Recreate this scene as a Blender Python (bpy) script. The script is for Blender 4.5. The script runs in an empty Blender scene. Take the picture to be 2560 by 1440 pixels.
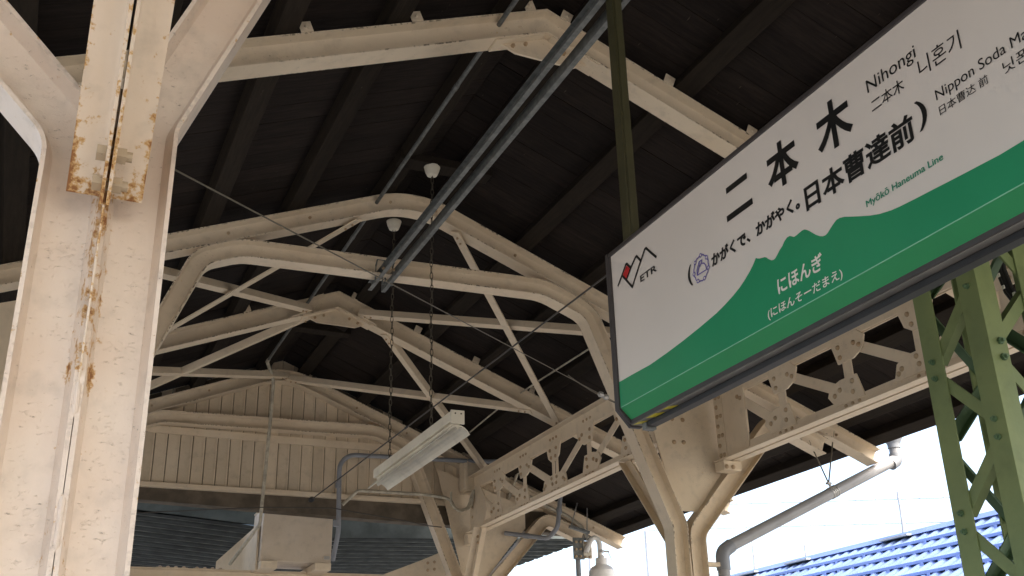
import bpy, bmesh, math, random
from mathutils import Vector as V, Matrix
random.seed(7)
S = bpy.context.scene
COL = S.collection
R = math.radians
CZ = 1.6                                  # eye height above the platform

# ---------------------------------------------------------------- camera
MW = Matrix(((0.9141448, 0.1366316, 0.3816688), (-0.4045786, 0.3669434, 0.8376567), (-0.0256005, -0.9201545, 0.3907176)))
FPX = 2670.87
cam_d = bpy.data.cameras.new('camera'); cam = bpy.data.objects.new('camera', cam_d); COL.objects.link(cam)
cam_d.sensor_width = 36.0; cam_d.lens = FPX / 2560 * 36; cam_d.clip_start = 0.05; cam_d.clip_end = 3000
rx = MW @ V((1, 0, 0)); uy = MW @ V((0, -1, 0)); bz = MW @ V((0, 0, -1))
cam.matrix_world = Matrix(((rx.x, uy.x, bz.x, 0), (rx.y, uy.y, bz.y, 0), (rx.z, uy.z, bz.z, CZ), (0, 0, 0, 1)))
S.camera = cam

# ---------------------------------------------------------------- world, sun, exposure
SUN_EL, SUN_AZ = 50, 158                  # azimuth clockwise from +Y
w = bpy.data.worlds.new('World'); S.world = w; w.use_nodes = True
wn = w.node_tree.nodes; wl = w.node_tree.links
bg = wn['Background']
sky = wn.new('ShaderNodeTexSky'); sky.sky_type = 'NISHITA'; sky.sun_disc = False
sky.sun_elevation = R(SUN_EL); sky.sun_rotation = R(SUN_AZ); sky.air_density = 1.0; sky.dust_density = 5.0; sky.ozone_density = 0.5
wl.new(sky.outputs[0], bg.inputs[0]); bg.inputs[1].default_value = 0.15
sd = bpy.data.lights.new('sun', 'SUN'); sd.energy = 1.2; sd.angle = R(11); sd.color = (1.0, 0.96, 0.91)
so = bpy.data.objects.new('sun', sd); COL.objects.link(so)
d = V((math.sin(R(SUN_AZ)) * math.cos(R(SUN_EL)), math.cos(R(SUN_AZ)) * math.cos(R(SUN_EL)), math.sin(R(SUN_EL))))
so.rotation_euler = (-d).to_track_quat('-Z', 'Y').to_euler(); so.location = d * 50
S.view_settings.view_transform = 'Standard'; S.view_settings.look = 'None'
S.view_settings.exposure = 2.22; S.view_settings.gamma = 1.0; S.view_settings.use_curve_mapping = False
try:
    S.cycles.use_denoising = True; S.cycles.max_bounces = 10; S.cycles.diffuse_bounces = 6
    S.cycles.sample_clamp_indirect = 8.0
except Exception:
    pass

# ---------------------------------------------------------------- pixel -> point on a real plane of the place
def ray(px, py):
    return MW @ V((px - 1280, py - 720, FPX))
def onY(px, py, y):
    r = ray(px, py); r = r * (y / r.y); return V((r.x, r.y, r.z + CZ))
def onX(px, py, x):
    r = ray(px, py); r = r * (x / r.x); return V((r.x, r.y, r.z + CZ))
def onP(px, py, p0, n):
    r = ray(px, py); o = V((0, 0, CZ)); return o + r * ((V(p0) - o).dot(V(n)) / r.dot(V(n)))

# ---------------------------------------------------------------- materials
def mat(name, base, rough=0.6, metal=0.0, spec=0.4):
    m = bpy.data.materials.new(name); m.use_nodes = True
    b = m.node_tree.nodes['Principled BSDF']
    b.inputs['Base Color'].default_value = (*base, 1); b.inputs['Roughness'].default_value = rough
    b.inputs['Metallic'].default_value = metal; b.inputs['Specular IOR Level'].default_value = spec
    return m
def N(m, t, **kw):
    n = m.node_tree.nodes.new(t)
    for k, v in kw.items():
        if k in ('operation', 'blend_type', 'data_type', 'attribute_name', 'noise_dimensions', 'feature', 'interpolation_type', 'clamp'):
            setattr(n, k, v)
        else:
            n.inputs[k].default_value = v
    return n
def L(m, a, b): m.node_tree.links.new(a, b)
def coords(m, scale=(1, 1, 1)):
    g = N(m, 'ShaderNodeNewGeometry'); mp = N(m, 'ShaderNodeMapping'); mp.inputs['Scale'].default_value = scale
    L(m, g.outputs['Position'], mp.inputs['Vector']); return mp.outputs[0]
def noise(m, scale, detail=4, vec=None, rough=0.55):
    n = N(m, 'ShaderNodeTexNoise', Scale=scale, Detail=detail, Roughness=rough)
    L(m, vec if vec is not None else coords(m), n.inputs['Vector']); return n.outputs['Fac']
def smooth(m, src, lo, hi):
    n = m.node_tree.nodes.new('ShaderNodeMapRange'); n.interpolation_type = 'SMOOTHSTEP'
    n.inputs['From Min'].default_value = lo; n.inputs['From Max'].default_value = hi
    L(m, src, n.inputs['Value']); return n.outputs['Result']
def mth(m, op, a, b):
    n = N(m, 'ShaderNodeMath', operation=op)
    for i, x in enumerate((a, b)):
        if isinstance(x, (int, float)): n.inputs[i].default_value = x
        else: L(m, x, n.inputs[i])
    return n.outputs[0]
def mix(m, fac, a, b):
    n = m.node_tree.nodes.new('ShaderNodeMix'); n.data_type = 'RGBA'
    if isinstance(fac, (int, float)): n.inputs[0].default_value = fac
    else: L(m, fac, n.inputs[0])
    for i, x in ((6, a), (7, b)):
        if isinstance(x, tuple): n.inputs[i].default_value = (*x, 1)
        else: L(m, x, n.inputs[i])
    return n.outputs[2]
def bump(m, src, strength, dist=0.002):
    n = N(m, 'ShaderNodeBump', Strength=strength, Distance=dist); L(m, src, n.inputs['Height'])
    L(m, n.outputs[0], m.node_tree.nodes['Principled BSDF'].inputs['Normal'])
def setcol(m, c): L(m, c, m.node_tree.nodes['Principled BSDF'].inputs['Base Color'])

def paint(name, base, tint, rust_bias, fleck=0.66, coarse=1.0, dirt=(0.12, 0.09, 0.06), wrinkle=0.0, vary=0.0):
    m = mat(name, base, 0.55, 0, 0.35)
    c = mix(m, smooth(m, noise(m, 2.3 * coarse, 3), 0.35, 0.65), base, tint)
    c = mix(m, mth(m, 'MULTIPLY', smooth(m, noise(m, 17, 5), 0.48, 0.78), 0.42), c, tuple(x * 0.62 for x in base))
    fl = noise(m, 1.0, 3, coords(m, (70, 70, 170)), 0.75)          # short dark flecks in the old paint
    zone = smooth(m, noise(m, 5.5, 3), 0.42, 0.66)                 # they come in patches
    fl2 = mth(m, 'ADD', fl, mth(m, 'MULTIPLY', zone, 0.06))
    c = mix(m, mth(m, 'MULTIPLY', smooth(m, fl2, fleck + 0.03, fleck + 0.10), 0.6), c, dirt)
    if vary:
        oi = N(m, 'ShaderNodeObjectInfo'); hs = N(m, 'ShaderNodeHueSaturation'); L(m, mth(m, 'ADD', 1 - vary, mth(m, 'MULTIPLY', oi.outputs['Random'], 2 * vary)), hs.inputs['Value']); L(m, c, hs.inputs['Color']); c = hs.outputs[0]
    ga = N(m, 'ShaderNodeAttribute', attribute_name='edge_dark')  # broken dark streaks along the marked flange tips
    gf = mth(m, 'MULTIPLY', mth(m, 'MULTIPLY', smooth(m, noise(m, 70, 4), 0.46, 0.62), smooth(m, noise(m, 5, 2), 0.38, 0.62)), ga.outputs['Fac'])
    c = mix(m, mth(m, 'MULTIPLY', gf, 0.85), c, (0.07, 0.052, 0.034))
    at = N(m, 'ShaderNodeAttribute', attribute_name='rust')
    lo = noise(m, 52, 5, None, 0.6); hi = noise(m, 170, 3); pat = noise(m, 6.5, 2)
    s = mth(m, 'ADD', mth(m, 'ADD', mth(m, 'MULTIPLY', lo, 0.75), mth(m, 'MULTIPLY', hi, 0.25)), rust_bias)
    s = mth(m, 'ADD', s, mth(m, 'MULTIPLY', at.outputs['Fac'], mth(m, 'MULTIPLY', smooth(m, pat, 0.25, 0.7), 0.32)))
    halo = smooth(m, s, 0.665, 0.76); core = smooth(m, s, 0.745, 0.83)
    c = mix(m, mth(m, 'MULTIPLY', halo, 0.85), c, (0.52, 0.29, 0.075)); c = mix(m, mth(m, 'MULTIPLY', core, 0.85), c, (0.22, 0.075, 0.02))
    setcol(m, c)
    h = mth(m, 'ADD', noise(m, 60, 4), mth(m, 'MULTIPLY', smooth(m, fl2, fleck - 0.06, fleck + 0.08), 0.6 + wrinkle))
    h = mth(m, 'ADD', h, mth(m, 'MULTIPLY', halo, -0.5))
    bump(m, h, 0.35 + 0.2 * wrinkle, 0.0025)
    return m
CREAM = (0.67, 0.562, 0.405)
M_CREAM = paint('cream_paint', CREAM, (0.62, 0.505, 0.35), 0.025, 0.655)
M_NEAR = paint('weathered_cream_paint', (0.755, 0.645, 0.53), (0.73, 0.60, 0.48), 0.01, 0.655, 2.0, wrinkle=0.7)
M_ANGLE = paint('rusting_cream_paint', (0.73, 0.61, 0.47), (0.71, 0.575, 0.43), 0.04, 0.70, 2.0)
M_NUT = paint('bolt_cream_shaded', (0.50, 0.40, 0.28), (0.44, 0.34, 0.22), 0.06, 0.62)  # cream darkened so the nuts get the contrast of their shaded tops
M_GABLE = paint('board_paint', (0.63, 0.525, 0.375), (0.58, 0.475, 0.33), -0.04, 0.66, vary=0.09)
M_BOLT = paint('bolt_paint', (0.46, 0.35, 0.22), (0.36, 0.24, 0.13), 0.06, 0.66)
M_LAMPW = paint('grimy_white_enamel', (0.66, 0.62, 0.50), (0.58, 0.53, 0.42), -0.08, 0.66)
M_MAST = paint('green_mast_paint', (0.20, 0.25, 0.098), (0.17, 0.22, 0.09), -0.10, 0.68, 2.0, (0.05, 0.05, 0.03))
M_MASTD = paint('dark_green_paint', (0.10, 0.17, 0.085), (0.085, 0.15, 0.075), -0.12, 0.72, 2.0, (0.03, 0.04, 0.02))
M_OLIVE = paint('olive_paint', (0.055, 0.051, 0.021), (0.045, 0.042, 0.017), -0.12, 0.72, 2.0, (0.03, 0.03, 0.015))

def wood(name, a, b, grain):
    m = mat(name, a, 0.85, 0, 0.15)
    oi = N(m, 'ShaderNodeObjectInfo')
    g = noise(m, 1.0, 6, coords(m, grain), 0.65)
    c = mix(m, smooth(m, g, 0.3, 0.75), a, b)
    sc = mth(m, 'ADD', 0.8, mth(m, 'MULTIPLY', oi.outputs['Random'], 0.4))
    hsv = N(m, 'ShaderNodeHueSaturation'); L(m, sc, hsv.inputs['Value']); L(m, c, hsv.inputs['Color'])
    c = mix(m, mth(m, 'MULTIPLY', smooth(m, noise(m, 9, 6, None, 0.7), 0.62, 0.8), 0.55), hsv.outputs[0], (0.035, 0.035, 0.02))
    web = smooth(m, noise(m, 1.0, 3, coords(m, (55, 9, 55)), 0.75), 0.69, 0.78)       # cobweb threads and flaked paint
    c = mix(m, mth(m, 'MULTIPLY', web, 0.5), c, (0.16, 0.14, 0.09))
    setcol(m, c); bump(m, g, 0.5, 0.004); return m
M_PLANK = wood('sooty_roof_plank', (0.0118, 0.0084, 0.0065), (0.023, 0.0168, 0.0125), (7, 60, 7))
M_PURLIN = wood('sooty_purlin_wood', (0.0155, 0.0115, 0.0077), (0.026, 0.0195, 0.0125), (60, 6, 60))
M_GALV = mat('galvanised_steel', (0.16, 0.17, 0.155), 0.5, 0.2)
def galv():
    m = M_GALV; n = noise(m, 30, 5); c = mix(m, smooth(m, n, 0.35, 0.7), (0.10, 0.107, 0.098), (0.17, 0.178, 0.165))
    s = smooth(m, noise(m, 1.0, 3, coords(m, (40, 8, 40)), 0.7), 0.72, 0.8)
    c = mix(m, mth(m, 'MULTIPLY', s, 0.6), c, (0.55, 0.55, 0.5)); setcol(m, c); bump(m, n, 0.15, 0.001)
galv()
def plain(name, base, rough, spec=0.4, metal=0.0, var=0.12, sc=12):
    m = mat(name, base, rough, metal, spec); n = noise(m, sc, 5)
    setcol(m, mix(m, smooth(m, n, 0.3, 0.7), tuple(x * (1 - var) for x in base), tuple(min(1, x * (1 + var)) for x in base)))
    bump(m, n, 0.08, 0.001); return m
M_SIGNW = plain('sign_white_vinyl', (0.70, 0.645, 0.575), 0.28, 0.5, 0, 0.02, 3)
M_SIGNG = plain('sign_green_vinyl', (0.028, 0.27, 0.12), 0.25, 0.5, 0, 0.04, 3)
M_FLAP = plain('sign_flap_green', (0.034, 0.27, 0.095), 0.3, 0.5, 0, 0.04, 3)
M_BEAD = mat('sign_bead_highlight', (0.22, 0.52, 0.34), 0.2)  # panel edge, its green lightened to paint the highlight along the fold
M_INK = mat('sign_black_ink', (0.012, 0.012, 0.011), 0.35)
M_TEAL = mat('sign_teal_ink', (0.02, 0.235, 0.13), 0.35)
M_RED = mat('sign_red_ink', (0.50, 0.03, 0.03), 0.35)
M_PURP = mat('sign_violet_ink', (0.11, 0.085, 0.33), 0.35)
M_WHITEINK = mat('sign_white_ink', (0.72, 0.70, 0.62), 0.35)
M_FRAME = plain('sign_frame_brown', (0.055, 0.048, 0.046), 0.45)
M_UNDER = plain('sign_underside_grey', (0.20, 0.185, 0.16), 0.5)
M_BLACK = plain('black_rubber', (0.016, 0.016, 0.016), 0.5)
M_YELLOW = plain('yellow_tape', (0.62, 0.52, 0.03), 0.45)
M_PVC = plain('grey_pvc', (0.215, 0.225, 0.235), 0.45, 0.4, 0, 0.08, 8)
M_PVCL = plain('light_grey_pvc', (0.27, 0.27, 0.265), 0.45, 0.4, 0, 0.08, 8)
M_PIPE = plain('conduit_grey', (0.40, 0.36, 0.27), 0.5, 0.4, 0, 0.25, 20)
M_WIRE = plain('dark_wire', (0.045, 0.04, 0.032), 0.6)
M_ROD = plain('old_steel_rod', (0.11, 0.095, 0.065), 0.6)
M_STEEL = plain('zinc_bright', (0.42, 0.41, 0.38), 0.4, 0.5, 0.3)
M_CHAIN = plain('chain_iron', (0.07, 0.06, 0.04), 0.55, 0.4, 0.3)
M_BLUE = plain('blue_metal_roof', (0.40, 0.50, 0.72), 0.27, 0.6, 0.75, 0.12, 1.2)
M_LIP = plain('blue_lip_flashing', (0.15, 0.21, 0.44), 0.25, 0.6, 0.0, 0.1, 1.2)
M_CORR = plain('dark_corrugated_sheet', (0.052, 0.059, 0.058), 0.9, 0.05, 0, 0.3, 9)
M_FASCIA = plain('fascia_sheet_grey', (0.085, 0.098, 0.094), 0.9, 0.1, 0, 0.25, 6)
M_RIB = plain('rib_lip_grey', (0.24, 0.255, 0.235), 0.8, 0.1, 0, 0.3, 9)
M_DARKBEAM = plain('dark_timber_beam', (0.105, 0.085, 0.06), 0.8, 0.2, 0, 0.3, 8)
M_CONC = plain('platform_asphalt', (0.20, 0.193, 0.182), 0.9, 0.2, 0, 0.15, 3)
M_BALLAST = plain('track_ballast', (0.20, 0.195, 0.187), 0.95, 0.1, 0, 0.3, 30)
M_GLOBE = plain('lamp_shade_white', (0.72, 0.70, 0.64), 0.35)
M_HAZEW = plain('far_pole_grey', (0.36, 0.36, 0.35), 0.6)
M_WALL = plain('shed_wall', (0.5, 0.48, 0.44), 0.8)

# ---------------------------------------------------------------- mesh helpers
class MB:
    """collects geometry in world coordinates, built as ONE mesh object"""
    def __init__(s): s.v = []; s.f = []; s.r = []; s.g = {}
    def add(s, vs, fs, r=0.0):
        o = len(s.v); s.v += [V(x) for x in vs]; s.f += [tuple(i + o for i in f) for f in fs]
        s.r += r if isinstance(r, list) else [r] * len(vs); return s
    def box(s, lo, hi):
        x0, y0, z0 = lo; x1, y1, z1 = hi
        return s.add([(x0, y0, z0), (x1, y0, z0), (x1, y1, z0), (x0, y1, z0), (x0, y0, z1), (x1, y0, z1), (x1, y1, z1), (x0, y1, z1)],
                     [(0, 3, 2, 1), (4, 5, 6, 7), (0, 1, 5, 4), (1, 2, 6, 5), (2, 3, 7, 6), (3, 0, 4, 7)])
    def prism(s, poly, vec, r=0.0):
        vec = V(vec); n = len(poly); a = [V(p) for p in poly]
        return s.add(a + [p + vec for p in a], [tuple(range(n))[::-1], tuple(range(n, 2 * n))] + [(i, (i + 1) % n, (i + 1) % n + n, i + n) for i in range(n)], r)
    def sweep(s, path, prof, side, closed=True, caps=True, pr=None, offset=(0, 0), pg=None):
        path = [V(p) for p in path]; side = V(side).normalized(); n = len(path); k = len(prof)
        ts = [(path[i + 1] - path[i]).normalized() for i in range(n - 1)]
        rings = []; rr = []
        for i, p in enumerate(path):
            t0 = ts[max(i - 1, 0)]; t1 = ts[min(i, n - 2)]
            sd0 = (side - t1 * side.dot(t1)).normalized() if n == 2 else side
            u0 = sd0.cross(t0).normalized(); u1 = sd0.cross(t1).normalized()
            um = (u0 + u1).normalized(); sc = 1 / max(0.3, um.dot(u1))
            rings += [p + um * ((u + offset[0]) * sc) + sd0 * (v + offset[1]) for u, v in prof]
            rr += (pr if pr else [0.0] * k)
        fs = []
        for i in range(n - 1):
            for j in range(k if closed else k - 1):
                a = i * k + j; b = i * k + (j + 1) % k
                fs.append((a, b, b + k, a + k))
        if caps and closed: fs += [tuple(range(k))[::-1], tuple(range((n - 1) * k, n * k))]
        if pg:
            o = len(s.v)
            for i in range(n):
                for j in range(k):
                    if pg[j]: s.g[o + i * k + j] = pg[j]
        return s.add(rings, fs, rr)
    def tube(s, path, rad, seg=10, cap=True):
        path = [V(p) for p in path]; n = len(path); rings = []
        up = V((0, 0, 1))
        t = (path[1] - path[0]).normalized()
        a = t.cross(up if abs(t.z) < 0.9 else V((1, 0, 0))).normalized()
        for i, p in enumerate(path):
            t = ((path[min(i + 1, n - 1)] - p).normalized() + (p - path[max(i - 1, 0)]).normalized())
            t = t.normalized() if t.length > 1e-6 else V((0, 0, 1))
            a = (a - t * a.dot(t)).normalized(); b = t.cross(a)
            rd = rad[i] if isinstance(rad, (list, tuple)) else rad
            rings += [p + (a * math.cos(q) + b * math.sin(q)) * rd for q in [2 * math.pi * j / seg for j in range(seg)]]
        fs = [(i * seg + j, i * seg + (j + 1) % seg, (i + 1) * seg + (j + 1) % seg, (i + 1) * seg + j) for i in range(n - 1) for j in range(seg)]
        if cap: fs += [tuple(range(seg))[::-1], tuple(range((n - 1) * seg, n * seg))]
        return s.add(rings, fs)
    def cyl(s, a, b, r, seg=10): return s.tube([a, b], r, seg)
    def build(s, name, m, parent=None, smooth=True, angle=35, bevel=0):
        me = bpy.data.meshes.new(name)
        o0 = org(parent) if parent else V((0, 0, 0))
        me.from_pydata([tuple(x - o0) for x in s.v], [], s.f)
        bm = bmesh.new(); bm.from_mesh(me); bmesh.ops.recalc_face_normals(bm, faces=bm.faces)
        bm.to_mesh(me); bm.free()
        if any(s.r):
            at = me.attributes.new('rust', 'FLOAT', 'POINT'); at.data.foreach_set('value', s.r)
        if s.g:
            at = me.attributes.new('edge_dark', 'FLOAT', 'POINT'); at.data.foreach_set('value', [s.g.get(i, 0.0) for i in range(len(s.v))])
        if smooth: me.shade_smooth(); me.set_sharp_from_angle(angle=R(angle))
        me.materials.append(m)
        ob = bpy.data.objects.new(name, me); COL.objects.link(ob)
        if parent: ob.parent = parent
        if bevel:
            b = ob.modifiers.new('bevel', 'BEVEL'); b.width = bevel; b.segments = 2; b.limit_method = 'ANGLE'; b.angle_limit = R(40)
        return ob
ORG = {}
def org(o):
    while o.parent: o = o.parent
    return ORG.get(o.name, V(o.location))
def tag(o, label=None, cat=None, group=None, kind=None):
    if label: o['label'] = label
    if cat: o['category'] = cat
    if group: o['group'] = group
    if kind: o['kind'] = kind
    return o
def thing(name, label, cat, loc, group=None):
    o = bpy.data.objects.new(name, None); COL.objects.link(o); o.location = loc; o.empty_display_size = 0.1
    ORG[o.name] = V(loc); return tag(o, label, cat, group)
def single(mb, name, m, label, cat, group=None, kind=None, bevel=0, smooth=True):
    """a thing that is one mesh: its origin at the middle of its lowest level"""
    lo = V((min(v[i] for v in mb.v) for i in range(3))); hi = V((max(v[i] for v in mb.v) for i in range(3)))
    c = V(((lo.x + hi.x) / 2, (lo.y + hi.y) / 2, lo.z)); mb.v = [v - c for v in mb.v]
    o = mb.build(name, m, None, smooth=smooth, bevel=bevel); o.location = c; return tag(o, label, cat, group, kind)
def inst(src_mesh, name, parent, pos, quat=None, scale=1.0):
    o = bpy.data.objects.new(name, src_mesh); COL.objects.link(o); o.parent = parent
    o.location = V(pos) - org(parent); o.scale = (scale,) * 3
    if quat: o.rotation_mode = 'QUATERNION'; o.rotation_quaternion = quat
    return o
def fillet(path, radii, seg=6):
    path = [V(p) for p in path]; out = [path[0]]
    for i in range(1, len(path) - 1):
        r = radii[i - 1]; a = (path[i - 1] - path[i]).normalized(); b = (path[i + 1] - path[i]).normalized()
        half = a.angle(b) / 2
        if r <= 0: out.append(path[i]); continue
        dd = r / math.tan(half); p0 = path[i] + a * dd; p1 = path[i] + b * dd
        c = path[i] + (a + b).normalized() * (r / math.sin(half))
        v0 = p0 - c; v1 = p1 - c; th = v0.angle(v1)
        for k in range(seg + 1):
            q = k / seg
            out.append(c + (v0 * math.sin((1 - q) * th) + v1 * math.sin(q * th)) / math.sin(th))
    out.append(path[-1]); return out
def dense(path, step):
    out = [V(path[0])]
    for a, b in zip(path[:-1], path[1:]):
        a = V(a); b = V(b); n = max(1, int((b - a).length / step))
        out += [a.lerp(b, (i + 1) / n) for i in range(n)]
    return out
def iprof(D, B, tf=0.010, tw=0.007, fr=0.010):
    h = D / 2; b = B / 2; w_ = tw / 2; q = h - tf; e = tf * 0.45     # tapered rolled flanges with root fillets
    quarter = [(h, b - 0.005), (h, b), (h - tf + e * 0.9, b), (h - tf + e * 0.75, b - 0.005), (q, w_ + fr), (q - fr * 0.35, w_ + fr * 0.3), (q - fr * 1.2, w_)]
    pts = quarter + [(-u, v) for u, v in quarter[::-1]] + [(-u, -v) for u, v in quarter] + [(u, -v) for u, v in quarter[::-1]]
    return pts
def iedge_dark(prof, B): return [1.0 if abs(abs(v) - B / 2) < 1e-6 else 0.0 for u, v in prof]
def lprof(a, b, t):        # leg a along +u, leg b along +v, corner at 0,0
    return [(0, 0), (a, 0), (a, t), (t, t), (t, b), (0, b)]

# shared meshes: rivet (dome), bolt (hexagon head and nut end)
def mesh_of(mb, name, m):
    o = mb.build(name, m); me = o.data; bpy.data.objects.remove(o); return me
def dome(r, h):
    mb = MB(); vs = []; fs = []; seg = 10
    for j, (q, z) in enumerate(((1.0, 0), (0.86, 0.55), (0.5, 0.9))):
        vs += [(r * q * math.cos(2 * math.pi * i / seg), r * q * math.sin(2 * math.pi * i / seg), h * z) for i in range(seg)]
    vs.append((0, 0, h))
    for j in range(2): fs += [(j * seg + i, j * seg + (i + 1) % seg, (j + 1) * seg + (i + 1) % seg, (j + 1) * seg + i) for i in range(seg)]
    fs += [(2 * seg + i, 2 * seg + (i + 1) % seg, 3 * seg) for i in range(seg)]
    return mb.add(vs, fs)
def hexm(r, h, shaft=0.0, sr=0.5):
    mb = MB(); pts = [(r * math.cos(R(60 * i)), r * math.sin(R(60 * i)), 0) for i in range(6)]
    mb.prism(pts, (0, 0, h))
    if shaft: mb.cyl((0, 0, h), (0, 0, h + shaft), r * sr, 10)
    return mb
RIVET = mesh_of(dome(0.0135, 0.011), 'rivet', M_BOLT)
RIVETC = mesh_of(dome(0.010, 0.008), 'rivet', M_CREAM)
BOLTM = mesh_of(hexm(0.012, 0.011, 0.008), 'bolt', M_BOLT)
GBOLT = mesh_of(hexm(0.015, 0.012, 0.012), 'bolt', M_MASTD)
def facing(n): return V((0, 0, 1)).rotation_difference(V(n))
QX = facing((-1, 0, 0)); QY = facing((0, -1, 0)); QD = facing((0, 0, -1))

# ================================================================ setting: ground, platform
tag(MB().box((-600, -600, -1.7), (600, 600, -1.1)).build('ground', M_BALLAST), kind='structure')
pl = MB().box((-2.1, -30, -1.12), (5.5, 40, 0.0)).build('platform', M_CONC); tag(pl, kind='structure')

# ================================================================ canopy geometry
RX, RZ = 1.73, 2.90 + CZ                 # ridge line (rafter top)
SL, SR = 0.395, 0.405
XE_L, XE_R = -1.36, 4.82
YF = {0: 1.85, 1: 3.40, 2: 5.13, 3: 6.73, 4: 8.38}
def ztop(x): return RZ - (SL * (RX - x) if x < RX else SR * (x - RX))
DR = 0.112
SIDEY = (0, 1, 0)

# ---- roof: planks, purlins
roof = thing('canopy_roof', 'dark sooty timber roof of planks on purlins over the platform', 'roof', (RX, 4.0, 2.9 + CZ))
PY0, PY1 = -1.0, 8.62
XP = [1.575, 1.065, 0.625, 0.19, -0.24, -0.68, -1.06, -1.31, 1.89, 2.39, 2.81, 3.24, 3.68, 4.12, 4.54, 4.77]
for x in XP:
    s = SL if x < RX else -SR; n = V((-s, 0, 1)).normalized(); t = V((1, 0, s)).normalized()
    base = V((x, 0, ztop(x))) + n * 0.004; hw = 0.048
    jit = random.uniform(-0.004, 0.004)
    prof = [base - t * hw, base + t * hw, base + t * hw + n * 0.062, base - t * hw + n * 0.062]
    pts = [V((p.x + jit, PY0, p.z)) for p in prof]
    MB().prism(pts, (0, PY1 - PY0, 0)).build('purlin', M_PURLIN, roof, bevel=0.004)
pw = 0.148; nb = int((PY1 - PY0) / pw)
for sgn in (0, 1):
    for i in range(nb):
        y0 = PY0 + i * pw + random.uniform(0, 0.001); y1 = PY0 + (i + 1) * pw - random.uniform(0.001, 0.0045)
        lift = 0.070 + random.uniform(0, 0.0025)
        if sgn == 0: xa, xb, s = RX + 0.0, XE_L - random.uniform(0.0, 0.02), SL
        else: xa, xb, s = RX + 0.002, 4.80 + random.uniform(-0.012, 0.014), SR
        za, zb = ztop(xa) + lift, ztop(xb) + lift
        MB().prism([(xa, y0, za), (xb, y0, zb), (xb, y0, zb + 0.018), (xa, y0, za + 0.018)], (0, y1 - y0, 0)).build('plank', M_PLANK, roof, smooth=False)
# tin sheet on top and the worn felt edge at the eave
cov = MB()
for xb in (XE_L - 0.05, 4.86):
    cov.prism([(RX, -4.5, RZ + 0.098), (xb, -4.5, ztop(xb) + 0.098), (xb, -4.5, ztop(xb) + 0.108), (RX, -4.5, RZ + 0.108)], (0, PY1 + 4.55, 0))
cov.build('roof_covering', M_BLACK, roof)
y = 3.0; em = MB()
while y < 8.5:
    l = random.uniform(0.12, 0.5); dx = random.uniform(0.02, 0.055); z = ztop(4.80) + 0.062
    em.prism([(4.77, y, z - random.uniform(0.004, 0.016)), (4.80 + dx, y, z - random.uniform(0.0, 0.02)), (4.80 + dx, y, z + 0.03), (4.77, y, z + 0.03)], (0, l - random.uniform(0, 0.03), 0)); y += l
em.build('eave_felt', M_BLACK, roof, smooth=False)
# short cross boards at the ridge
for yy, x0, x1 in ((4.70, 1.50, 2.02), (5.345, 1.50, 2.02), (7.3, 1.50, 1.98)):
    z = RZ - 0.052
    MB().prism([(x0, yy - 0.05, z - 0.03), (x1, yy - 0.05, z - 0.036), (x1, yy - 0.05, z + 0.012), (x0, yy - 0.05, z + 0.018)], (0, 0.1, 0)).build('ridge_block', M_PURLIN, roof, bevel=0.004)

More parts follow.
